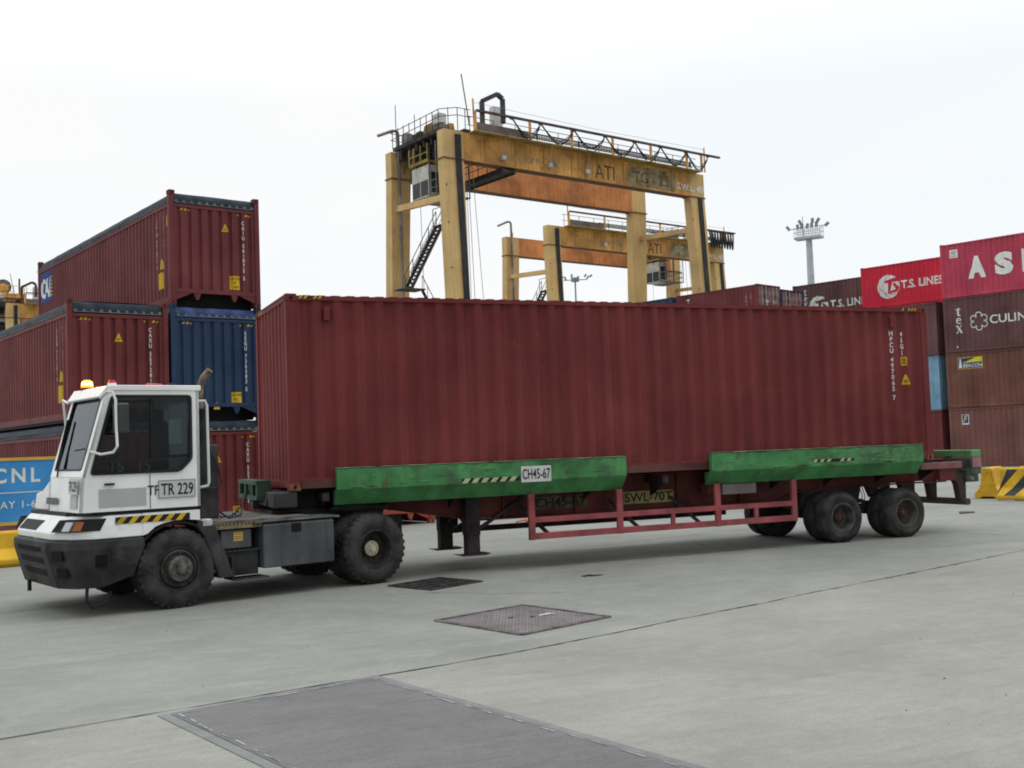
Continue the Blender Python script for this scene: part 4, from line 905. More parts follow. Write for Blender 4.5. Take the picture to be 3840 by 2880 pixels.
# ------------------------------------------------------------------ wheels
def wheel(parent, x, y, z, Rr, w, rim_r, dish, hub_m, rimm, side=-1, lugs=0, hubr=.11, hub_out=.0, bolts=10, rz=0):
    """outer face looks to -y (side=-1) or +y"""
    T_ = Matrix.Translation((x, y, z)) @ (Matrix.Identity(4) if side < 0 else Matrix.Rotation(math.pi, 4, 'Z')) @ Matrix.Rotation(random.uniform(0, 6), 4, 'Y')
    mb = MB(); prof = [(rim_r + .005, .02), (rim_r + .008, -.002), (rim_r - .025, .0), (rim_r - .03, .03), (rim_r - .045, dish * .5), (rim_r - .06, dish), (hubr + .02, dish + .015), (hubr, dish - hub_out * .3)]
    mb.lathe(prof, (0, 0, 0), 40); mb.lathe([(rim_r, w - .02), (rim_r - .04, w - .03), (.05, w * .7)], (0, 0, 0), 40)
    for k in range(bolts): a = 2 * math.pi * k / bolts; rr = hubr + .045; mb.cyl((rr * math.cos(a), dish - .03, rr * math.sin(a)), (0, 1, 0), .013, .05, 6)
    me = mb.mesh(smooth=True); me.transform(T_); wh = link('wheel', me, rimm, parent)
    mb = MB(); mb.lathe([(rim_r - .002, .01), (rim_r + .03, -.012), (Rr * .80, -.016), (Rr - .075, -.004), (Rr - .03, .022), (Rr - .012, .05), (Rr - .012, w - .05), (Rr - .03, w - .022), (Rr - .075, w + .004), (Rr * .8, w + .016), (rim_r + .03, w + .012), (rim_r - .002, w - .01)], (0, 0, 0), 60)
    if lugs:
        for k in range(lugs):
            for s_ in (0, 1):
                a = 2 * math.pi * (k + .5 * s_) / lugs; da = math.pi / lugs * .52; y0, y1 = ((.012, w * .46) if s_ == 0 else (w - .012, w * .54)); tw = .35 * da * 2
                def pt(r_, an, yy): return (r_ * math.cos(an), yy, r_ * math.sin(an))
                mb.hexa([pt(Rr - .055, a - da, y0), pt(Rr - .055, a + da, y0), pt(Rr - .02, a + da + tw, y1), pt(Rr - .02, a - da + tw, y1), pt(Rr - .006, a - da * .9, y0 + (.012 if s_ == 0 else -.012)), pt(Rr - .006, a + da * .9, y0 + (.012 if s_ == 0 else -.012)), pt(Rr, a + da * .9 + tw, y1), pt(Rr, a - da * .9 + tw, y1)])
    else:
        for yy in (w * .25, w * .5, w * .75): mb.lathe([(Rr - .012, yy - .035), (Rr, yy - .03), (Rr, yy + .03), (Rr - .012, yy + .035)], (0, 0, 0), 60)
    me = mb.mesh(smooth=True); me.transform(T_); link('tyre', me, tyrem, wh)
    mb = MB(); mb.lathe([(hubr, dish + .01), (hubr, dish - hub_out), (hubr * .85, dish - hub_out - .012), (hubr * .45, dish - hub_out - .02), (hubr * .40, dish - hub_out - .045), (0.001, dish - hub_out - .05)], (0, 0, 0), 24)
    for k in range(8): a = 2 * math.pi * k / 8; mb.cyl((hubr * .68 * math.cos(a), dish - hub_out - .035, hubr * .68 * math.sin(a)), (0, 1, 0), .011, .03, 6)
    me = mb.mesh(smooth=True); me.transform(T_); link('hub', me, hub_m, wh)
    return wh
rimb = mat('rim_black', (.022, .022, .023), .55, var=.25, scale=6, dirt=.3, dirtcol=(.07, .065, .06)); hubg = mat('hub_greasy', (.10, .095, .085), .5, metal=.3, var=.35, scale=12, rust=.5, rustcol=(.05, .04, .03))
hubw = mat('hub_cream', (.52, .50, .36), .6, var=.1, scale=10, rust=.9, rustcol=(.20, .09, .04)); hubr_ = mat('hub_rust', (.12, .05, .035), .8, var=.25, scale=12)

# ------------------------------------------------------------------ trailer
grn = mat('trailer_green', (.058, .235, .075), .6, var=.2, scale=2.2, streak=.3, rust=.5, rustcol=(.09, .065, .04), dirt=.38, dirtcol=(.05, .075, .05))
pnkm = mat('guard_pink', (.33, .070, .080), .65, var=.2, scale=2, dirt=.5, dirtcol=(.16, .09, .08), rust=.2)
chs = mat('chassis_dark', (.030, .020, .022), .75, var=.3, scale=2, dirt=.3, dirtcol=(.06, .045, .04)); chr_ = mat('chassis_red', (.11, .024, .018), .7, var=.25, scale=1.5, streak=.4, dirt=.5, dirtcol=(.05, .022, .02))
tr = thing('container_trailer', 'skeletal container trailer with green side guides and pink side guard', 'trailer')
for y in (.60, 1.66):
    w = .18; mb = MB()
    pr_ = [(.3, 1.38), (.3, 1.10), (1.4, 1.08), (3.1, .80), (9.0, .78), (9.6, .96), (13.05, .99), (13.05, 1.37)]
    mb.prism(pr_, 1, y + .07, y + .10); mb.box((.3, y, 1.37), (13.05, y + w, 1.395)); mb.box((3.1, y, .765), (9.0, y + w, .79)); mb.bar((1.4, y + .09, 1.08), (3.1, y + .09, .785), w, .02); mb.bar((9.0, y + .09, .78), (9.6, y + .09, .96), w, .02); mb.box((9.6, y, .945), (13.05, y + w, .965))
    for x in (3.6, 4.9, 6.9, 8.2): mb.box((x, y + .005, .79), (x + .02, y + w - .005, 1.37))
    mb.build('main_beam', chr_, tr)
for x in (.5, 1.5, 2.6, 3.8, 5.0, 6.3, 7.6, 8.8, 10.0, 11.2, 12.3): mb = MB(); mb.box((x, .06, 1.24), (x + .10, 2.38, 1.36)); mb.prism([(.08, 1.245), (.59, 1.245), (.59, 1.0)], 0, x + .04, x + .06); mb.build('cross_member', chs, tr)
MB().box((-.2, .35, 1.085), (1.6, 2.1, 1.12)).build('king_pin_plate', chs, tr)
mb = MB(); mb.prism([(-.25, 1.20), (-.20, 1.40), (.9, 1.40), (.9, 1.12), (-.05, 1.10)], 1, .5, 1.95); mb.build('gooseneck', chs, tr)
# front bolster
mb = MB(); mb.box((-.34, .75, 1.27), (-.12, 2.42, 1.33)); mb.box((-.34, .75, 1.50), (-.12, 2.42, 1.56)); mb.box((-.16, .75, 1.33), (-.12, 2.42, 1.50))
for y in (.75, 1.15, 1.35, 1.75, 2.30): mb.box((-.33, y, 1.12 if y == 1.15 else 1.33), (-.16, y + .12, 1.50))
mb.build('front_bolster', mat('bolster_green', (.04, .085, .055), .6, var=.25, scale=3, dirt=.5), tr)
MB().box((-.22, .02, 1.17), (.12, .62, 1.395)).build('twistlock_box', mat('greasy_grey', (.055, .055, .06), .6, var=.2), tr, bevel=.015)
for s_ in (0, 1):
    f = (lambda y: y) if s_ == 0 else (lambda y: CW - y)
    for x0, x1, nm in ((.68, 5.52, 0), (7.17, 11.84, 1)):
        pr_ = [(-.012, 1.715), (-.10, 1.705), (-.10, 1.40), (.10, 1.17), (.14, 1.17), (.14, 1.385), (-.012, 1.385)]
        gd = MB().prism([(f(y), z) for y, z in pr_], 0, x0, x1).build('side_guide', grn, tr, bevel=.006)
        MB().box((x0, f(-.012), 1.7155), (x1, f(-.104), 1.722)).build('worn_top_edge', mat('worn_edge', (.28, .36, .24), .6, var=.35, scale=4), gd)
        if s_ == 0:
            if nm == 0:
                decal('number_plate', rectmesh(3.63, 1.375, 4.15, 1.625), wht, gd, (0, -.10, 0), (1, 0, 0), (0, 0, 1)); decal('plate_text', fit(textmesh('CH45-67', .155, .014), .48, .165), blk, gd, (3.65, -.10, 1.42), (1, 0, 0), (0, 0, 1), off=.008)
                decal('chevron_backing', rectmesh(2.63, 1.405, 3.61, 1.475), blk, gd, (0, -.10, 0), (1, 0, 0), (0, 0, 1)); decal('chevron_tape', stripes(2.63, 1.405, 3.57, 1.475, 6, .06, .42), mat('tape_cream', (.42, .44, .28), .6, var=.1), gd, (0, -.10, 0), (1, 0, 0), (0, 0, 1), off=.007)
            else:
                decal('chevron_backing', rectmesh(9.28, 1.47, 10.2, 1.52), blk, gd, (0, -.10, 0), (1, 0, 0), (0, 0, 1)); decal('chevron_tape', stripes(9.28, 1.47, 10.18, 1.52, 6, .045, .5, (3,)), mat('tape_cream', (.42, .44, .28), .6, var=.1), gd, (0, -.10, 0), (1, 0, 0), (0, 0, 1), off=.007)
                sc = []; rnd = random.Random(5)
                for i in range(60): a = rnd.uniform(10.0, 11.7); l = rnd.uniform(.05, .45); z = rnd.uniform(1.43, 1.69); h = rnd.uniform(.002, .010); sc.append([(a, z), (min(a + l, 11.82), z + .004), (min(a + l, 11.82), z + h), (a, z + h)])
                decal('scrape_marks', polymesh(sc), mat('bare_metal', (.22, .24, .20), .6, var=.4, scale=10), gd, (0, -.10, 0), (1, 0, 0), (0, 0, 1), off=.003)
            sc = []; rnd = random.Random(9 + nm)
            for i in range(9): a = rnd.uniform(x0 + .1, x1 - .5); l = rnd.uniform(.03, .16); z = rnd.uniform(1.42, 1.68); h = rnd.uniform(.002, .012); sc.append([(a, z), (a + l, z + .002), (a + l, z + h), (a, z + h)])
            decal('paint_chips', polymesh(sc), mat('mint_chip', (.12, .42, .30), .6), gd, (0, -.10, 0), (1, 0, 0), (0, 0, 1), off=.004)
            sc = []
            for i in range(46):
                a = rnd.uniform(x0 + .02, x1 - .4); l = rnd.uniform(.02, .35); z = rnd.choice((rnd.uniform(1.405, 1.425), rnd.uniform(1.68, 1.70), rnd.uniform(1.42, 1.69))); h = rnd.uniform(.003, .012); sc.append([(a, z), (a + l * .5, z - h * .3), (a + l, z), (a + l * .8, z + h), (a + l * .2, z + h * .8)])
            decal('scuffs', polymesh(sc), mat('scuff_dark', (.06, .07, .045), .8, var=.4, scale=12), gd, (0, -.10, 0), (1, 0, 0), (0, 0, 1), off=.0025)
            mb = MB()
            for i in range(2): 
                x = x0 + .5 + i * 3.2; mb.bar((x, .12, 1.22), (x, .6, 1.22), .08, .05)
            mb.build('guide_bracket', chs, gd)
# beam plates
bp = mat('plate_ochre', (.30, .27, .10), .6, var=.2, scale=5, dirt=.3)
for x0, x1, tx_, lab in ((5.85, 6.85, 'SWL-70T', None), (4.16, 5.16, 'CH45-67', 'grubby')):
    p_ = MB().box((x0, .655, .885), (x1, .665, 1.095)).build('name_plate', bp if lab is None else mat('plate_grubby', (.085, .075, .035), .7, var=.3, scale=5), tr); decal('plate_text', fit(textmesh(tx_, .155, .018), .94, .155), blk, p_, (x0 + .03, .655, .915), (1, 0, 0), (0, 0, 1), off=.004)
MB().box((7.35, .30, 1.0), (8.35, .58, 1.18)).build('tool_box', mat('toolbox_red', (.16, .05, .045), .6, var=.15, dirt=.4), tr, bevel=.01)
MB().box((7.5, .10, .98), (8.2, .32, 1.16)).build('toolbox_lid', mat('toolbox_grey', (.20, .17, .16), .6, var=.15), tr, bevel=.01)
mb = MB(); mb.cyl((5.35, 1.9, 1.0), (1, 0, 0), .13, .75, 16); mb.build('air_tank', chs, tr, smooth=True)
# landing legs
for y in (.52, 1.78):
    lg = MB().box((2.88, y - .10, .55), (3.12, y + .10, 1.37)).build('landing_leg', chs, tr, bevel=.01); MB().box((2.89, y - .09, .25), (3.11, y + .09, .55)).build('inner_leg', chs, lg, bevel=.008)
    MB().prism([(2.80, .235), (3.20, .235), (3.28, .26), (3.24, .27), (2.84, .25), (2.72, .262)], 1, y - .14, y + .14).build('foot', mat('foot_rust', (.07, .04, .035), .8), lg)
mb = MB(); mb.bar((3.0, .55, .62), (3.0, 1.75, 1.15), .05); mb.bar((3.0, .55, 1.15), (3.0, 1.75, .62), .05); mb.bar((3.05, 1.78, .5), (4.0, 1.78, 1.0), .06); mb.bar((3.05, .52, .6), (3.9, .66, 1.05), .05); mb.build('leg_brace', chs, tr)
# side guards
for y, m_ in ((.03, pnkm), (2.36, chs)):
    x0, x1 = (3.80, 8.98) if y < 1 else (3.35, 9.05)
    mb = MB(); mb.box((x0, y, .455), (x1, y + .05, .555)); mb.box((x0, y, .72), (x1, y + .05, .805))
    for x in (x0, x0 + 1.59, x0 + 3.50, x1 - .08): mb.box((x, y - .004, .45), (x + .105, y + .054, 1.18))
    for x in (x0 + 2.62, x0 + 4.3): mb.box((x, y - .002, .54), (x + .07, y + .052, .74))
    gd = mb.build('side_guard', m_, tr, bevel=.004)
    mb = MB(); dy = .5 if y < 1 else -.5
    for x in (x0 + .35, x0 + 2.0, x0 + 3.2): MB().bar((x, y + .03, .52), (x - .3, y + dy, .98), .05).build('guard_stay', chs, gd)
# axles, suspension, wheels
AX = (9.98, 11.46)
for x in AX:
    MB().cyl((x, .25, .46), (0, 1, 0), .075, 1.94, 14).build('axle', chs, tr, smooth=True)
    for y0, sd_ in ((.0, -1), (.335, -1), (CW, 1), (CW - .335, 1)): wheel(tr, x, y0, .455, .455, .27, .262, .17 if y0 in (0., CW) else .10, hubr_, mat('rim_grey', (.07, .068, .066), .55, var=.25, scale=6, dirt=.3), side=sd_, hubr=.085, hub_out=.04)
mb = MB()
for y in (.70, 1.66):
    for x in AX:
        for k in range(5): mb.box((x - .62 + .08 * k, y, .56 + .022 * k), (x + .62 - .08 * k, y + .09, .58 + .022 * k))
    mb.prism([(9.1, .98), (9.3, .62), (9.45, .60), (9.5, .98)], 1, y - .02, y + .11); mb.prism([(10.5, .98), (10.6, .58), (10.9, .58), (11.0, .98)], 1, y - .02, y + .11); mb.prism([(11.95, .98), (12.1, .66), (12.25, .66), (12.3, .98)], 1, y - .02, y + .11)
mb.box((9.55, .62, .62), (10.5, 1.84, .95)); mb.build('suspension', chs, tr)
for x in (10.72, 10.66): MB().tube([(x, .35, 1.0), (x + .06, .33, .8), (x + .02, .33, .55), (x - .12, .34, .42)], .008, 5).build('brake_hose', cabl, tr)
# tail: rail, bolster, bumper
MB().box((11.86, .0, 1.23), (12.88, .10, 1.355)).build('tail_rail', mat('rail_pink', (.22, .09, .10), .7, var=.2, scale=3, dirt=.3), tr, bevel=.006)
mb = MB(); mb.box((13.10, .0, 1.10), (13.36, CW, 1.40)); mb.box((12.9, .3, .98), (13.3, 2.15, 1.25)); mb.box((13.0, .02, .95), (13.3, .18, 1.2)); mb.build('rear_bolster', mat('bolster_dark', (.06, .075, .055), .7, var=.3, scale=3), tr, bevel=.01)
MB().box((13.12, -.004, 1.43), (13.37, CW + .004, 1.56)).build('bolster_top', mat('bolster_pale_green', (.12, .30, .12), .6, var=.25, scale=2, dirt=.4, dirtcol=(.16, .12, .08)), tr, bevel=.008)
MB().box((13.13, -.012, 1.235), (13.35, -.005, 1.425)).build('end_patch', mat('patch_pink', (.38, .19, .20), .7), tr)
MB().cyl((12.98, .0, .58), (0, 1, 0), .065, CW, 14).build('rear_bumper_bar', mat('bar_brown', (.10, .065, .06), .7, var=.2), tr, smooth=True)
for y in (.10, .85, 1.45, 2.16): MB().prism([(12.90, .60), (13.03, .60), (13.05, 1.12), (12.72, 1.12), (12.84, .92)], 1, y, y + .14).build('bumper_support', mat('support_dark', (.055, .035, .035), .8), tr)
MB().box((12.35, .05, 1.0), (12.75, .12, 1.22)).build('red_marker', mat('marker_red', (.12, .025, .022), .6), tr)
MB().cyl((13.1, .02, 1.02), (0, -1, 0), .035, .04, 12).build('tail_lamp', mat('lamp_dull', (.2, .2, .19), .4), tr)

# ------------------------------------------------------------------ terminal tractor
TR = thing('terminal_tractor', 'white terminal tractor with black bumper and lit amber beacon, pulling the trailer', 'tractor', (1.21, -.22, 0), R(15))
wp = mat('cab_white', (.80, .82, .81), .38, var=.05, scale=1.5, dirt=.22, dirtcol=(.34, .31, .27), rust=.12, rustcol=(.25, .15, .09), spec=.5)
plas = mat('bumper_black', (.026, .026, .028), .6, var=.25, scale=2.5, dirt=.25, dirtcol=(.09, .085, .08), bump=.15, bscale=30); rub = mat('rubber_black', (.010, .010, .011), .5)
gbx = mat('box_grey', (.066, .074, .080), .5, var=.2, scale=1.5, streak=.5, dirt=.3, dirtcol=(.10, .095, .085)); dk = mat('frame_black', (.020, .020, .022), .65, var=.3, scale=3, dirt=.35, dirtcol=(.07, .065, .055))
gls = glassmat('tinted_glass', (.58, .62, .62), .03); wsg = glassmat('windscreen_glass', (.30, .34, .34), .05)
YW = 1.36
# cab shell
def shell(nm, splines, m, y0, parent=TR, d=.05, hori=True):
    me = curve2d(splines, d); frame2(me, (0, y0, 0), (1, 0, 0), (0, 0, 1), 0); return link(nm, me, m, parent)
def rnd_poly(pts, r=.05, n=4):
    out = []
    for i, p in enumerate(pts):
        a = Vector(pts[i - 1]); b = Vector(p); c = Vector(pts[(i + 1) % len(pts)]); d1 = (a - b).normalized(); d2 = (c - b).normalized(); p0 = b + d1 * r; p1_ = b + d2 * r
        for k in range(n + 1): t_ = k / n; q = p0 * (1 - t_) ** 2 + b * 2 * t_ * (1 - t_) + p1_ * t_ * t_; out.append((q.x, q.y))
    return out
outer = [(-2.67, 1.31), (-2.67, 2.87), (-3.87, 2.87), (-4.19, 1.75), (-4.22, 1.31)]
win = rnd_poly([(-2.77, 1.93), (-2.77, 2.78), (-3.82, 2.78), (-4.10, 1.77), (-2.94, 1.77)], .06)
def inset(pts, d):
    c = Vector((sum(p[0] for p in pts) / len(pts), sum(p[1] for p in pts) / len(pts))); return [(p[0] + (c.x - p[0]) / max(.01, (Vector(p) - c).length) * d, p[1] + (c.y - p[1]) / max(.01, (Vector(p) - c).length) * d) for p in pts]
body = None
near = shell('cab_side', [outer, win], wp, .025); far = shell('cab_side', [outer, win], wp, YW - .025)
for sd_, y, s_ in ((near, -.004, 1), (far, YW + .004, 1)):
    shell('window_seal', [win, inset(win, .045)], rub, y, sd_, .03); shell('side_window', [inset(win, .03)], gls, y + (.02 if y < 1 else -.02), sd_, .006)
mb = MB(); mb.box((-3.32, -.003, 1.96), (-3.308, .006, 2.76)); mb.box((-4.05, -.006, 1.93), (-2.80, .004, 1.95)); mb.box((-3.36, .03, 1.96), (-2.80, .034, 2.0)); mb.build('window_bar', rub, near)
mb = MB(); mb.box((-3.345, -.006, 1.32), (-3.338, .001, 1.76)); mb.build('door_gap', rub, near); MB().box((-3.92, -.03, 1.64), (-3.80, .0, 1.665)).build('door_handle', rub, near)
# windscreen frame in its sloping plane
a = Vector((-3.87, 0, 2.87)); b = Vector((-4.19, 0, 1.75)); upv = (a - b).normalized(); hgt = (a - b).length
ws = rnd_poly([(.11, .08), (.11, hgt - .12), (YW - .10, hgt - .12), (YW - .10, .08)], .05)
# plane coords: right = -y ... seen from the front the right direction is -y
me = curve2d([[(0, 0), (0, hgt), (YW, hgt), (YW, 0)], ws], .04); frame2(me, (b.x + .02, YW, b.z), (0, -1, 0), upv, 0); fr = link('windscreen_frame', me, wp, TR)
me = curve2d([ws, inset(ws, .035)], .03); frame2(me, (b.x + .02, YW, b.z), (0, -1, 0), upv, .012); link('windscreen_seal', me, rub, fr)
me = curve2d([inset(ws, .02)], .006); frame2(me, (b.x + .02, YW, b.z), (0, -1, 0), upv, 0); link('windscreen', me, wsg, fr)
n_ = Vector((0, -1, 0)).cross(upv)
mb = MB(); pz = lambda yy, h_, o_: Vector((b.x, yy, b.z)) + upv * h_ + n_ * o_
mb.bar(pz(.95, .0, .03), pz(1.12, .42, .03), .018); mb.bar(pz(1.08, .12, .035), pz(1.18, .78, .035), .022); mb.bar(pz(.08, .36, .04), pz(.42, .34, .05), .02)
mb.build('wiper', rub, fr)
# lower front, floor, rear wall, roof
mb = MB(); mb.hexa([(-4.22, 0, 1.31), (-4.19, 0, 1.75), (-4.16, 0, 1.75), (-4.19, 0, 1.31), (-4.22, YW, 1.31), (-4.19, YW, 1.75), (-4.16, YW, 1.75), (-4.19, YW, 1.31)]); mb.build('front_panel', wp, TR)
mb = MB(); me = curve2d([[(0, 1.31), (0, 2.87), (YW, 2.87), (YW, 1.31)], rnd_poly([(.25, 1.95), (.25, 2.7), (YW - .25, 2.7), (YW - .25, 1.95)], .06)], .04); frame2(me, (-2.67, 0, 0), (0, 1, 0), (0, 0, 1), -.02); rw = link('rear_wall', me, wp, TR)
MB().box((-2.69, .22, 1.93), (-2.68, YW - .22, 2.72)).build('rear_window', gls, rw)
mb = MB(); mb.box((-3.87, .0, 2.87), (-2.655, YW, 2.90)); mb.box((-3.87, -.014, 2.835), (-2.64, .0, 2.905)); mb.box((-3.87, YW, 2.835), (-2.64, YW + .014, 2.905)); mb.hexa([(-3.87, -.01, 2.90), (-3.97, .02, 2.76), (-3.93, .02, 2.74), (-3.80, -.01, 2.87), (-3.87, YW, 2.90), (-3.97, YW - .02, 2.76), (-3.93, YW - .02, 2.74), (-3.80, YW, 2.87)])
mb.build('roof', wp, TR, bevel=.008)
mb = MB(); mb.prism([(YW + .001, 1.31), (2.06, 1.31), (1.97, 1.53), (1.72, 1.56), (YW + .001, 1.70)], 0, -4.21, -2.9); mb.build('hood', wp, TR, bevel=.015)
mb = MB(); mb.box((-4.15, .05, 1.28), (-2.7, YW - .05, 1.34)); mb.box((-4.10, .1, 1.34), (-3.85, YW - .1, 1.85)); mb.build('dashboard', dk, TR)
mb = MB(); mb.box((-3.35, .45, 1.35), (-2.95, .95, 1.75)); mb.box((-3.02, .47, 1.75), (-2.90, .93, 2.45)); mb.box((-3.0, .58, 2.45), (-2.92, .82, 2.62)); mb.build('seat', mat('seat_grey', (.05, .05, .055), .9), TR, bevel=.03)
me = MB(); me.tube([(.19 * math.cos(k * math.pi / 8), .19 * math.sin(k * math.pi / 8), 0) for k in range(17)], .016, 6); me.tube([(0, 0, -.3), (0, 0, 0)], .025, 6); me.bar((-.19, 0, 0), (.19, 0, 0), .03, .015); m2 = me.mesh(); m2.transform(Matrix.Translation((-3.66, .68, 1.98)) @ Matrix.Rotation(R(-28), 4, 'Y')); link('steering_wheel', m2, rub, TR)
MB().box((-3.06, .05, 2.14), (-2.89, .053, 2.46)).build('paper_notice', mat('paper_grey', (.75, .78, .78), .8), TR)
decal('reflected_number', textmesh('15', .15, .01), mat('teal_number', (.15, .40, .38), .6), near, (-3.50, .06, 1.80), (1, 0, 0), (0, 0, 1), off=-.0); decal('reflected_number', textmesh('15', .15, .01), mat('teal_number', (.15, .40, .38), .6), near, (-3.85, .06, 1.80), (1, 0, 0), (0, 0, 1), off=-.0)  # reflection of number signs, put in as teal lettering behind the glass
# black joint and lower body
mb = MB(); mb.loft([[(x, y, z) for x, y in ((-2.70, .015), (-4.02, .015), (-4.26, .45), (-4.26, 2.05), (-4.02, 2.45), (-2.70, 2.45))] for z in (1.265, 1.312)]); mb.build('body_joint', rub, TR)
pl = lambda o, k: [(-3.44, o), (-4.06 + k, o), (-4.28 + k, .16 + o), (-4.44 + k, .50), (-4.44 + k, 2.0), (-4.28 + k, 2.34 - o), (-4.06 + k, 2.5 - o), (-3.44, 2.5 - o)]
mb = MB(); mb.loft([[(x, y, z) for x, y in pl(o_, k)] for z, o_, k in ((.975, .0, .0), (1.06, .0, -.01), (1.14, .0, .05), (1.262, .015, .16))])
lf = mb.build('lower_front', wp, TR, bevel=.01)
archp = [(-3.44, 1.262), (-3.44, .98), (-3.38, 1.0), (-3.28, 1.08), (-3.18, 1.115), (-3.04, 1.14), (-2.9, 1.15), (-2.68, 1.125), (-2.68, 1.262)]
mb = MB(); mb.prism(archp, 1, .0, .12); mb.prism(archp, 1, 2.38, 2.5); mb.build('fender_panel', wp, lf)
decal('hazard_backing', rectmesh(-3.79, 1.145, -2.82, 1.232), blk, lf, (0, 0, 0), (1, 0, 0), (0, 0, 1), off=.006); decal('hazard_stripe', stripes(-3.79, 1.145, -2.86, 1.232, 6, .075, .5), yel, lf, (0, 0, 0), (1, 0, 0), (0, 0, 1), off=.010)
# dark round wheel arch
mb = MB(); ar = []
for k in range(13): q = R(-5 + k * 200 / 12 - 5); ar.append((-2.98 + .60 * math.cos(q), .53 + .60 * math.sin(q)))
for y0, y1 in ((.02, .42), (2.08, 2.48)): mb.loft([[(x, y0, z), (x, y1, z), (x + (x + 2.98) * -.05, y1, z - (z - .53) * .05), (x + (x + 2.98) * -.05, y0, z - (z - .53) * .05)] for x, z in ar if z > .45])
mb.build('wheel_arch', rub, TR)
# headlight recesses on the corner facet
def facet(p, q, nm, poly, m, par, off):
    p = Vector(p); q = Vector(q); r_ = (q - p); r_.z = 0; r_.normalize(); me_ = polymesh([poly]); frame2(me_, p, r_, (0, 0, 1), off); return link(nm, me_, m, par)
mb = MB(); 
for sgn, yy in ((1, 0.), (-1, 2.5)):
    A_ = lambda x, y, z: (x, yy + sgn * y, z)
    hl = MB().loft([[A_(-4.452, .42, 1.075), A_(-4.295, .10, 1.075), A_(-4.06, -.008, 1.08), A_(-3.98, -.008, 1.08), A_(-3.9, .1, 1.08), A_(-4.2, .4, 1.075)], [A_(-4.37, .34, 1.225), A_(-4.20, .07, 1.228), A_(-4.03, -.003, 1.228), A_(-3.90, -.003, 1.228), A_(-3.88, .1, 1.228), A_(-4.15, .4, 1.225)]]).build('headlight_recess', blk, lf)
    MB().hexa([A_(-4.385, .22, 1.09), A_(-4.33, .115, 1.09), A_(-4.25, .15, 1.09), A_(-4.3, .25, 1.09), A_(-4.335, .195, 1.20), A_(-4.28, .09, 1.20), A_(-4.2, .13, 1.20), A_(-4.25, .23, 1.20)]).build('headlight', mat('lens_clear', (.42, .44, .45), .15, spec=.8), hl)
    MB().hexa([A_(-4.30, .09, 1.09), A_(-4.21, .042, 1.09), A_(-4.15, .1, 1.09), A_(-4.22, .15, 1.09), A_(-4.25, .065, 1.20), A_(-4.17, .028, 1.20), A_(-4.1, .1, 1.20), A_(-4.18, .13, 1.20)]).build('indicator', mat('lens_amber', (.35, .12, .05), .25), hl)
MB().hexa([(-4.443, 1.15, 1.08), (-4.443, 1.95, 1.08), (-4.3, 1.95, 1.08), (-4.3, 1.15, 1.08), (-4.355, 1.08, 1.20), (-4.355, 1.90, 1.20), (-4.2, 1.9, 1.20), (-4.2, 1.08, 1.20)]).build('grille_slot', blk, lf)
# bumper
bpl = lambda o, k: [(-3.42 - .22 * k * 4, o), (-4.08 + k, o), (-4.34 + k, .14 + o), (-4.50 + k, .50), (-4.50 + k, 2.0), (-4.34 + k, 2.36 - o), (-4.08 + k, 2.5 - o), (-3.42 - .22 * k * 4, 2.5 - o)]
mb = MB(); mb.loft([[(x, y, z if (x < -3.7 or z > .6) else z + .12) for x, y in bpl(o_, k)] for z, o_, k in ((.36, .05, .14), (.52, .02, .09), (.85, -.01, .0), (.955, .0, .0), (.97, .03, .04))])
bu = mb.build('bumper', plas, TR, bevel=.012)
mb = MB()
for z, h_ in ((.815, .065), (.665, .075), (.505, .085)):
    xk = -4.506 + (.85 - z) * .28; w_ = (.85 - z) * .12
    MB().hexa([(xk, .74, z), (xk, 1.76 - w_, z), (xk + .1, 1.76 - w_, z), (xk + .1, .74, z), (xk - h_ * .25, .70, z + h_), (xk - h_ * .25, 1.80 - w_, z + h_), (xk + .1, 1.80 - w_, z + h_), (xk + .1, .70, z + h_)]).build('air_slot', void, bu)
MB().box((-4.04, -.016, .63), (-3.90, .05, .78)).build('air_slot', void, bu)
for z in (.78, .56): MB().hexa([(-4.47 + (.85 - z) * .28, .38, z - .06), (-4.40 + (.85 - z) * .28, .20, z - .06), (-4.3, .3, z - .06), (-4.35, .4, z - .06), (-4.485 + (.85 - z) * .28, .38, z + .06), (-4.415 + (.85 - z) * .28, .20, z + .06), (-4.3, .3, z + .06), (-4.35, .4, z + .06)]).build('lamp_hole', void, bu)
MB().tube([(-4.1, .15, .38), (-4.12, .12, .22), (-4.05, .1, .12), (-3.9, .1, .16), (-3.82, .12, .30)], .022, 6).build('hanging_hose', rub, bu); MB().box((-4.42, 1.6, .25), (-4.38, 1.66, .40)).build('tow_tab', dk, bu)
MB().bar((-4.45, 1.05, .975), (-4.40, 1.35, .985), .03).build('yellow_tape', yel, bu)
# plates and writing on the cab
gp = mat('cab_grey_patch', (.42, .44, .44), .6, var=.05)
decal('patch', rectmesh(-3.99, 1.36, -3.39, 1.59), gp, near, (0, 0, 0), (1, 0, 0), (0, 0, 1)); 
decal('fleet_letters', fit(textmesh('TF', .135, .012), .15, .125), blk, near, (-3.375, 0, 1.485), (1, 0, 0), (0, 0, 1), off=.005)
pt = MB().box((-3.23, -.012, 1.445), (-2.745, -.003, 1.665)).build('number_plate', mat('plate_white', (.50, .52, .53), .5, var=.05), near); decal('plate_text', fit(textmesh('TR 229', .165, .02), .43, .155), blk, pt, (-3.20, -.012, 1.475), (1, 0, 0), (0, 0, 1), off=.003)
mb = MB(); mb.box((-3.235, -.016, 1.44), (-2.74, -.010, 1.447)); mb.box((-3.235, -.016, 1.663), (-2.74, -.010, 1.67)); mb.box((-3.235, -.016, 1.44), (-3.228, -.010, 1.67)); mb.box((-2.747, -.016, 1.44), (-2.74, -.010, 1.67)); mb.build('plate_border', gry, pt)
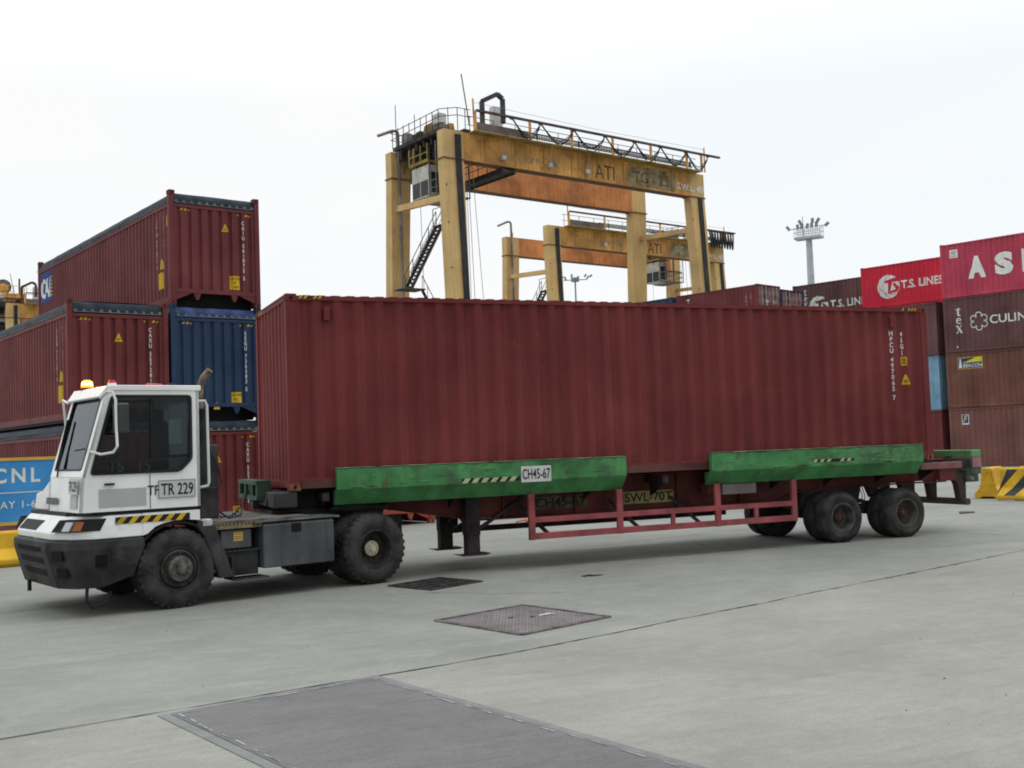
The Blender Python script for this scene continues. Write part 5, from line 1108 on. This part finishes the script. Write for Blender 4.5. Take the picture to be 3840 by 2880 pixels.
fn = lambda nm, me_, m, y, z, off: decal(nm, me_, m, TR, (-4.222, y, z), (0, -1, 0), (.065, 0, 1), off=off)
fn('front_plate', rectmesh(0, 0, .36, .20), mat('plate_white', (.50, .52, .53), .5), .42, 1.54, .016); fn('front_plate_text', fit(textmesh('TR 229', .13, .012), .31, .125), blk, .395, 1.577, .022); fn('front_patch', rectmesh(0, 0, .28, .17), gp, .40, 1.36, .006)
fn('maker_badge', rectmesh(0, 0, .50, .085), mat('badge_grey', (.09, .09, .10), .5), 1.40, 1.40, .016); fn('maker_text', fit(textmesh('TERBERG', .055, .002), .46, .055), mat('badge_text', (.22, .22, .23), .4), 1.38, 1.415, .022)
# mirrors and grab rails
ch = mat('rail_white', (.62, .64, .64), .4, var=.08)
mr = MB().tube([(-3.95, 0, 2.74), (-3.93, -.20, 2.81), (-3.90, -.30, 2.80), (-3.88, -.35, 2.70), (-3.88, -.36, 2.36), (-3.90, -.45, 2.12), (-3.94, -.42, 2.05), (-4.02, -.20, 2.03), (-4.08, .0, 2.07)], .016, 8).build('mirror_arm', ch, TR, smooth=True)
MB().box((-3.86, -.38, 2.28), (-3.72, -.16, 2.66)).build('mirror', mat('mirror_housing', (.045, .048, .05), .4), mr, bevel=.02)
MB().tube([(-3.95, YW, 2.74), (-3.93, YW + .3, 2.80), (-3.88, YW + .34, 2.4), (-3.98, YW + .3, 2.05), (-4.06, YW, 2.07)], .016, 8).build('mirror_arm', ch, TR, smooth=True)
MB().tube([(-2.67, .04, 2.70), (-2.58, .0, 2.70), (-2.555, .0, 2.64), (-2.545, .0, 1.62), (-2.56, .0, 1.57), (-2.67, .04, 1.55)], .018, 8).build('grab_rail', ch, TR, smooth=True)
MB().tube([(-2.50, .12, 2.1), (-2.36, .12, 1.8), (-2.32, .12, 1.58), (-2.36, .12, 1.53), (-2.62, .12, 1.53)], .012, 6).build('grab_rail', dk, TR, smooth=True)
# beacons, horn, exhaust
MB().lathe([(0, -.001), (.045, -.001), (.045, .02), (0, .02)], (0, 0, 0), 12)
def upc(nm, x, y, z, r, h, m, par=TR, r2=None): return MB().cyl((x, y, z), (0, 0, 1), r, h, 16, r2).build(nm, m, par, smooth=True)
b_ = upc('beacon_base', -3.80, 1.02, 2.90, .085, .03, dk); upc('beacon_lamp', -3.80, 1.02, 2.93, .078, .028, mat('beacon_lit', (.9, .3, .05), .4, emit=((1., .17, .012), 2.6)), b_); upc('beacon_core', -3.80, 1.02, 2.958, .074, .050, mat('beacon_hot', (1, .6, .2), .4, emit=((1., .50, .10), 7.)), b_, .068); upc('beacon_cap', -3.80, 1.02, 3.008, .068, .024, MAT['beacon_lit'], b_, .045)
pl_d = bpy.data.lights.new('beacon_light', 'POINT'); pl_d.energy = 8; pl_d.color = (1, .35, .05); pl_d.shadow_soft_size = .05; pl_o = bpy.data.objects.new('beacon_light', pl_d); COL.objects.link(pl_o); pl_o.parent = TR; pl_o.location = (-3.80, 1.02, 3.10)
b_ = upc('beacon_base', -3.70, .32, 2.90, .055, .05, wht2); upc('beacon_lamp', -3.70, .32, 2.95, .05, .04, mat('beacon_red', (.55, .02, .03), .3), b_, .035)
MB().tube([(-3.1, .70, 2.93), (-2.98, .70, 2.95), (-2.90, .70, 2.94)], .04, 8, [.05, .025, .03]).build('air_horn', mat('horn_red', (.4, .05, .07), .4), TR, smooth=True); upc('roof_dome', -2.83, .55, 2.90, .075, .07, rub, TR, .04)
mb = MB(); mb.tube([(-2.53, .22, 1.1), (-2.56, .22, 2.80), (-2.56, .20, 2.90), (-2.53, .16, 3.02), (-2.46, .10, 3.12)], .048, 12); mb.build('exhaust_pipe', mat('exhaust_tan', (.20, .15, .11), .6, metal=.2, var=.3, scale=8, rust=.4), TR, smooth=True)
mb = MB(); mb.cyl((-2.53, .22, 1.5), (0, 0, 1), .085, 1.1, 14); mb.build('exhaust_silencer', dk, TR, smooth=True)
mb = MB(); mb.box((-2.62, .15, 1.12), (-2.34, 1.25, 2.12)); mb.prism([(-2.62, 2.12), (-2.40, 2.12), (-2.55, 2.3)], 1, .2, 1.2); mb.build('air_intake', dk, TR, bevel=.02)
# frame, deck, fifth wheel
mb = MB(); mb.box((-3.6, .78, .62), (.95, .90, .94)); mb.box((-3.6, 1.60, .62), (.95, 1.72, .94))
for x in (-3.4, -2.3, -1.2, -.5, .3, .85): mb.box((x, .9, .68), (x + .08, 1.6, .88))
mb.box((-4.1, .6, .5), (-2.4, 1.9, .95)); mb.build('frame', dk, TR)
mb = MB(); mb.box((-2.66, .06, 1.03), (-1.0, 2.44, 1.075)); mb.build('deck_plate', mat('deck_steel', (.13, .125, .11), .6, metal=.2, var=.3, scale=4, rust=.4, dirt=.3), TR)
mb = MB()
for i in range(14): mb.box((-2.50 + .055 * i, .045, 1.02), (-2.475 + .055 * i, .06, 1.05))
mb.box((-2.55, .05, .97), (-1.75, .06, 1.02)); mb.build('deck_edge', mat('deck_rust', (.16, .12, .07), .8, var=.3, scale=9), TR)
mb = MB(); mb.prism([(-1.3, 1.0), (-.55, 1.12), (-.4, 1.14), (.45, 1.14), (.6, 1.02), (.6, .95), (-1.3, .95)], 1, .75, 1.75); mb.prism([(-.45, 1.10), (-.35, 1.165), (.42, 1.165), (.60, 1.08), (.55, 1.05), (-.4, 1.08)], 1, .55, 1.95); mb.build('fifth_wheel', dk, TR, bevel=.01)
# fender flap behind the front wheel
for y0, y1 in ((.0, .42), (2.08, 2.5)):
    MB().prism([(-2.70, 1.12), (-2.56, 1.10), (-2.46, 1.02), (-2.22, .33), (-2.42, .33), (-2.62, .90), (-2.72, 1.05)], 1, y0, y1).build('mud_guard', plas, TR, bevel=.01)
MB().box((-2.66, -.002, 1.02), (-2.50, .12, 1.13)).build('guard_bracket', mat('bracket_pale', (.42, .42, .41), .6, var=.25, scale=6, dirt=.5), TR, bevel=.02)
# steps and side boxes
mb = MB(); mb.box((-2.36, .08, .70), (-1.92, .60, .95)); mb.build('battery_box', gbx, TR, bevel=.01); decal('sticker', rectmesh(-2.18, .80, -2.05, .915), mat('sticker_yellow', (.50, .42, .10), .6), TR, (0, .08, 0), (1, 0, 0), (0, 0, 1)); decal('sticker_print', polymesh([[(-2.17, z), (-2.06, z), (-2.06, z + .018), (-2.17, z + .018)] for z in (.82, .85, .885)]), mat('print_red', (.35, .12, .06), .6), TR, (0, .08, 0), (1, 0, 0), (0, 0, 1), off=.007)
mb = MB(); mb.box((-2.36, .06, .655), (-1.78, .42, .675)); mb.box((-2.22, .0, .275), (-1.70, .34, .295)); mb.box((-2.28, .10, .33), (-1.82, .36, .655)); mb.box((-2.24, .02, .28), (-2.2, .3, .6)); 
for i in range(8): mb.box((-2.34 + .07 * i, .055, .675), (-2.31 + .07 * i, .065, .69))
mb.build('step', dk, TR, bevel=.006)
bx = MB(); bx.prism([(.0, .40), (.0, .99), (.06, 1.02), (.66, 1.02), (.66, .40)], 0, -1.78, -.69); bx = bx.build('side_box', gbx, TR, bevel=.012); MB().box((-1.36, -.004, .86), (-1.205, .02, .985)).build('recess', void, bx, bevel=.004); MB().prism([(-1.90, 1.022), (-1.78, 1.03), (-.69, 1.03), (-.60, 1.022), (-.60, 1.05), (-1.9, 1.05)], 1, -.005, .70).build('box_lid', mat('lid_grey', (.12, .13, .13), .5, var=.25, scale=3, dirt=.3), bx)
MB().prism([(2.5, .40), (2.5, 1.0), (1.84, 1.0), (1.84, .40)], 0, -1.9, -.69).build('fuel_tank', gbx, TR, bevel=.03)
MB().prism([(-.62, .60), (-.62, .86), (-.50, .86), (-.44, .60)], 1, .25, .5).build('air_valve', dk, TR)
# wheels and axles
for x in (-2.98, 0.): MB().cyl((x, .3, .51), (0, 1, 0), .09, 1.9, 14).build('axle', dk, TR, smooth=True)
wheel(TR, -2.98, .0, .515, .525, .38, .285, -.02, hubg, rimb, -1, lugs=34, hubr=.16, hub_out=.05); wheel(TR, -2.98, 2.5, .515, .525, .38, .285, -.02, hubg, rimb, 1, lugs=34, hubr=.16, hub_out=.05)
for y, s_ in ((0., -1), (.37, -1), (2.5, 1), (2.13, 1)): wheel(TR, 0., y, .515, .525, .31, .285, .16 if y in (0., 2.5) else .1, hubw, rimb, s_, lugs=32, hubr=.115, hub_out=.04)
# hoses to the trailer
mb = MB(); pts = []
for k in range(60):
    t_ = k / 59; p = Vector((-2.30, .7, 1.30)).lerp(Vector((-1.42, 1.2, 1.44)), t_); p.z -= .30 * math.sin(math.pi * t_) ** .8; pts.append(p + Vector((0, .025 * math.cos(k * 1.6), .025 * math.sin(k * 1.6))))
mb.tube(pts, .012, 5); mb.build('coiled_hose', rub, TR)
mb = MB(); mb.tube([(-2.3, .5, 1.25), (-2.0, .6, 1.08), (-1.7, .9, 1.10), (-1.45, 1.3, 1.40)], .014, 6); mb.build('air_hose', cabl, TR)

# strip helper meshes that nothing uses
for me in list(bpy.data.meshes):
    if me.users == 0: bpy.data.meshes.remove(me)
